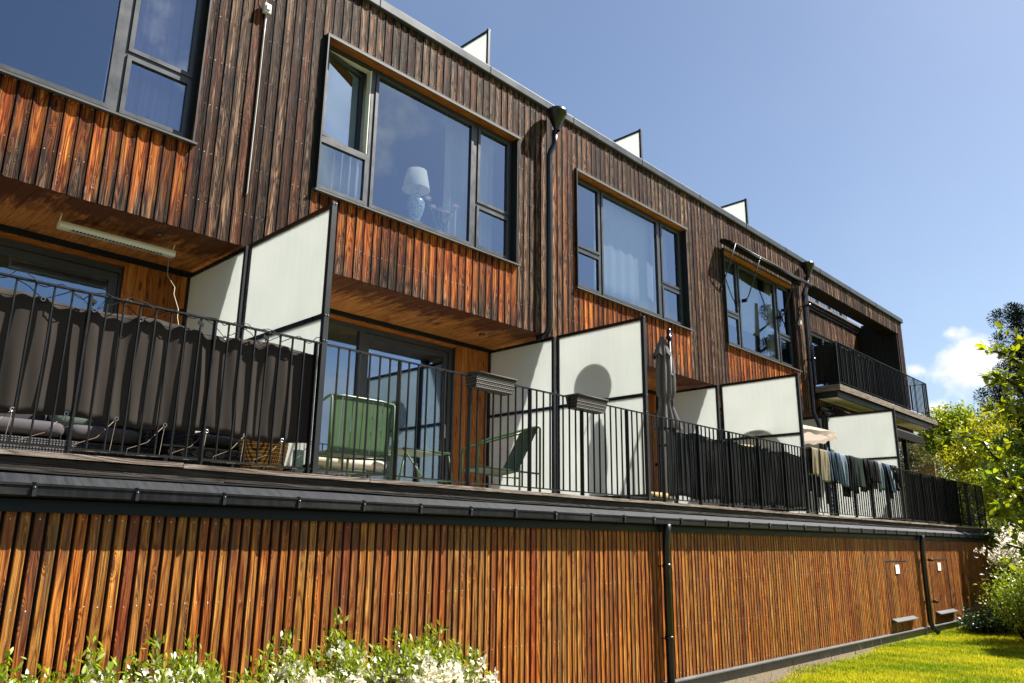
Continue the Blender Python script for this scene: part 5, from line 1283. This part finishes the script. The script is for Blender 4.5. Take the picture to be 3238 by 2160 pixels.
for b in BR:
    pts = [Vector(q) for q in b]; m.tube(pts, [.016 * (1 - i / len(pts)) + .003 for i in range(len(pts))], 6)
    for i in range(1, len(pts)):
        seg = pts[i] - pts[i - 1]; ns = int(seg.length / .022) * (1 if i > 1 else 0)
        for j in range(ns):
            p = pts[i - 1] + seg * (j / ns); s = seg.normalized()
            if RNG.random() < .6:
                q = p + Vector(RNG.normal(0, .075, 3)); m.tube([p, q], [.003, .0015], 4)
                for _ in range(6): P.append(q); D.append(s * .5 + Vector(RNG.normal(0, .6, 3)) + Vector((0, 0, -.1)))
            for _ in range(3): P.append(p + Vector(RNG.normal(0, .02, 3))); D.append(s * .6 + Vector(RNG.normal(0, .65, 3)) + Vector((0, 0, -.25)))
m.build('branches', BARKD, t)
P = np.array([tuple(p) for p in P]); D = np.array([tuple(d) for d in D])
leaves('foliage', P, D, .048 + .040 * RNG.random(len(P)), BIGL, L_OVAL, t, roll=.7)

# ------------------------------------------------------------ bushes
def bush(name, c, rx, ry, h, label, mat, nst=60, per=90, ls=.05, z0=.05, flowers=0, fl=.03, cat='bush', tmpl=L_DIA, fz=.4, low=.2, fclump=.11, gap=0):
    t = thing(name, (c[0], c[1], z0), label, cat); m = MB(); P = []; D = []; T = []
    for i in range(nst):
        a = RNG.random() * 6.283; r = math.sqrt(RNG.random()); hh = h * (.55 + .45 * RNG.random()) * (1 - .35 * r * r)
        s = Vector((c[0] + .25 * rx * r * math.cos(a), c[1] + .25 * ry * r * math.sin(a), z0)); e = Vector((c[0] + rx * r * math.cos(a), c[1] + ry * r * math.sin(a), z0 + hh))
        mid = (s + e) / 2 + Vector((rx * .18 * math.cos(a), ry * .18 * math.sin(a), h * .06)); m.tube([s, mid, e], [.012, .007, .002], 5); T.append(e)
        for j in range(per):
            q = low + (1 - low) * RNG.random() ** .8; p = s * (1 - q) ** 2 + mid * 2 * q * (1 - q) + e * q * q
            P.append(tuple(p + Vector(RNG.normal(0, .06 + .05 * h * q, 3)))); D.append(tuple((e - s).normalized() * .5 + Vector(RNG.normal(0, .7, 3))))
    m.build('stems', BARKD, t)
    P = np.array(P); D = np.array(D)
    leaves('leaves', P, D, ls * (.6 + .8 * RNG.random(len(P))), mat, tmpl, t)
    if flowers:
        F = P[P[:, 2] > z0 + h * fz]; ci = RNG.integers(0, len(F), flowers); C = F[ci]
        k_ = 5; q = np.repeat(C, 14, axis=0) + RNG.normal(0, fclump * .45, (flowers * 14, 3)); f = np.repeat(q, 3, axis=0); leaves('blossom', f, rdir(len(f), .3), fl * (.6 + .6 * RNG.random(len(f))), WPET, L_DIA, t)
    return t
bush('flowering_bush', (21.7, -1.7, .05), 1.7, 1.0, 2.35, 'bush covered with white blossom against the far end of the wall', DARKL, 90, 130, .07, flowers=620, fl=.07, fz=.60, fclump=.16, low=.1)
bush('green_bush', (18.6, -1.9, .05), 1.05, .75, 1.62, 'round bright green bush in front of the white flowering one', BUSHL, 80, 120, .055, low=.35)
bush('green_bush', (20.4, -2.2, .05), 1.1, .8, 1.4, 'green bush at the right picture edge beside the lawn', BUSHL, 70, 110, .055, low=.2)
bush('low_shrub', (19.9, -.75, .05), .9, .5, .55, 'dark low ground shrub in the shade under the white blossom', DARKL, 60, 70, .06, low=.05)
bush('green_bush', (24.5, -1.0, .05), 1.6, 1.1, 3.6, 'tall green shrub hiding the end of the wall and gutter', LIME, 90, 120, .08, low=.05)
# flowering hedge in front of the lower wall, nearest the camera
def shoot_bush(xa, xb, n, tops, label, seed):
    r = np.random.default_rng(seed)
    t = thing('blossoming_shrub', ((xa + xb) / 2, -.85, .05), label, 'bush', 'white flowering shrubs along the wall')
    m = MB(); P = []; D = []; Fp = []
    tops_x = [q[0] for q in tops]; tops_z = [q[1] for q in tops]
    st = [(x, None) for x in r.uniform(xa, xb, n)] + [(q[0], q[1]) for q in tops]
    for x, zt in st:
        y = -.85 + r.normal(0, .17) if zt is None else -.80 + r.normal(0, .05)
        hz = (np.interp(x, tops_x, tops_z) - .02 - .19 * r.random() ** .9 - (.03 if zt is None else 0)) if zt is None else zt
        b = Vector((x + r.normal(0, .10), -.75 + r.normal(0, .1), .05)); e = Vector((x, y, hz)); md = (b + e) / 2 + Vector((r.normal(0, .06), r.normal(0, .05), 0))
        m.tube([b, md, e], [.010, .006, .002], 5)
        L = (e - b).length; k_ = 110
        for j in range(k_):
            q = .52 + .48 * j / k_; p = b * (1 - q) ** 2 + md * 2 * q * (1 - q) + e * q * q
            a = j * 2.399; dd = Vector((math.cos(a), math.sin(a), .55 + .9 * (q > .93))); off = Vector(r.normal(0, .022 if q > .9 else .055, 3))
            P.append(tuple(p + off)); D.append(tuple(dd + Vector(r.normal(0, .3, 3))))
        if zt is None or True:
            for j in range(17):
                q = .60 + .34 * r.random(); p = b * (1 - q) ** 2 + md * 2 * q * (1 - q) + e * q * q
                if p.z < hz - .10 - .12 * (zt is not None): Fp.append(tuple(p + Vector((r.normal(0, .05), -.05 - abs(r.normal(0, .09)), r.normal(0, .03)))))
    m.build('stems', BARK, t); P = np.array(P); D = np.array(D)
    leaves('leaves', P, D, .036 + .030 * RNG.random(len(P)), BUSHL, L_LAN, t, roll=.9)
    Fp = np.array(Fp); pick = (np.sin(Fp[:, 0] * 6.1 + seed) + .7 * np.sin(Fp[:, 0] * 14.3 + Fp[:, 2] * 9) + RNG.normal(0, .5, len(Fp))) > -.25; Fp = Fp[pick]
    C = np.repeat(Fp, 6, axis=0) + RNG.normal(0, .030, (len(Fp) * 6, 3)); nn = rdir(len(C)); nn[:, 1] -= .7; nn[:, 2] += .4; nn /= np.linalg.norm(nn, axis=1, keepdims=True)
    u = np.cross(nn, rdir(len(C))); u /= np.linalg.norm(u, axis=1, keepdims=True); v = np.cross(nn, u)
    PP = []; DD = []; NN = []
    for k_ in range(5):
        a = k_ * 2 * math.pi / 5; PP.append(C); DD.append(u * math.cos(a) + v * math.sin(a) + nn * .25); NN.append(nn)
    o = leaves('blossom', np.concatenate(PP), np.concatenate(DD), .019 + .007 * RNG.random(5 * len(C)), WPET, (np.array([(0, 0, 0), (.45, .42, .05), (1, .2, .1), (1, -.2, .1), (.45, -.42, .05)], float), [(0, 4, 3, 2, 1)]), t, nrm=np.concatenate(NN), roll=.3)
    leaves('stamens', C + nn * .003, nn, np.full(len(C), .006), LIME2, L_DIA, t)
shoot_bush(.2, 1.75, 100, [(.2, 1.16), (.9, 1.20), (1.30, 1.22), (1.5, 1.13), (1.69, 1.245)], 'white flowering shrub at the bottom left corner of the picture', 1)
shoot_bush(1.8, 2.65, 62, [(1.8, 1.14), (1.93, 1.12), (2.05, 1.24), (2.15, 1.13), (2.27, 1.20), (2.42, 1.05), (2.62, .98)], 'white flowering shrub with twin upright shoots, second from the left', 2)
shoot_bush(2.7, 4.6, 120, [(2.7, 1.02), (2.90, 1.21), (3.08, 1.08), (3.27, 1.30), (3.5, 1.07), (3.79, 1.16), (4.0, 1.08), (4.19, 1.17), (4.36, 1.03), (4.58, .97)], 'widest white flowering shrub with the tallest shoot before the orange boards', 3)
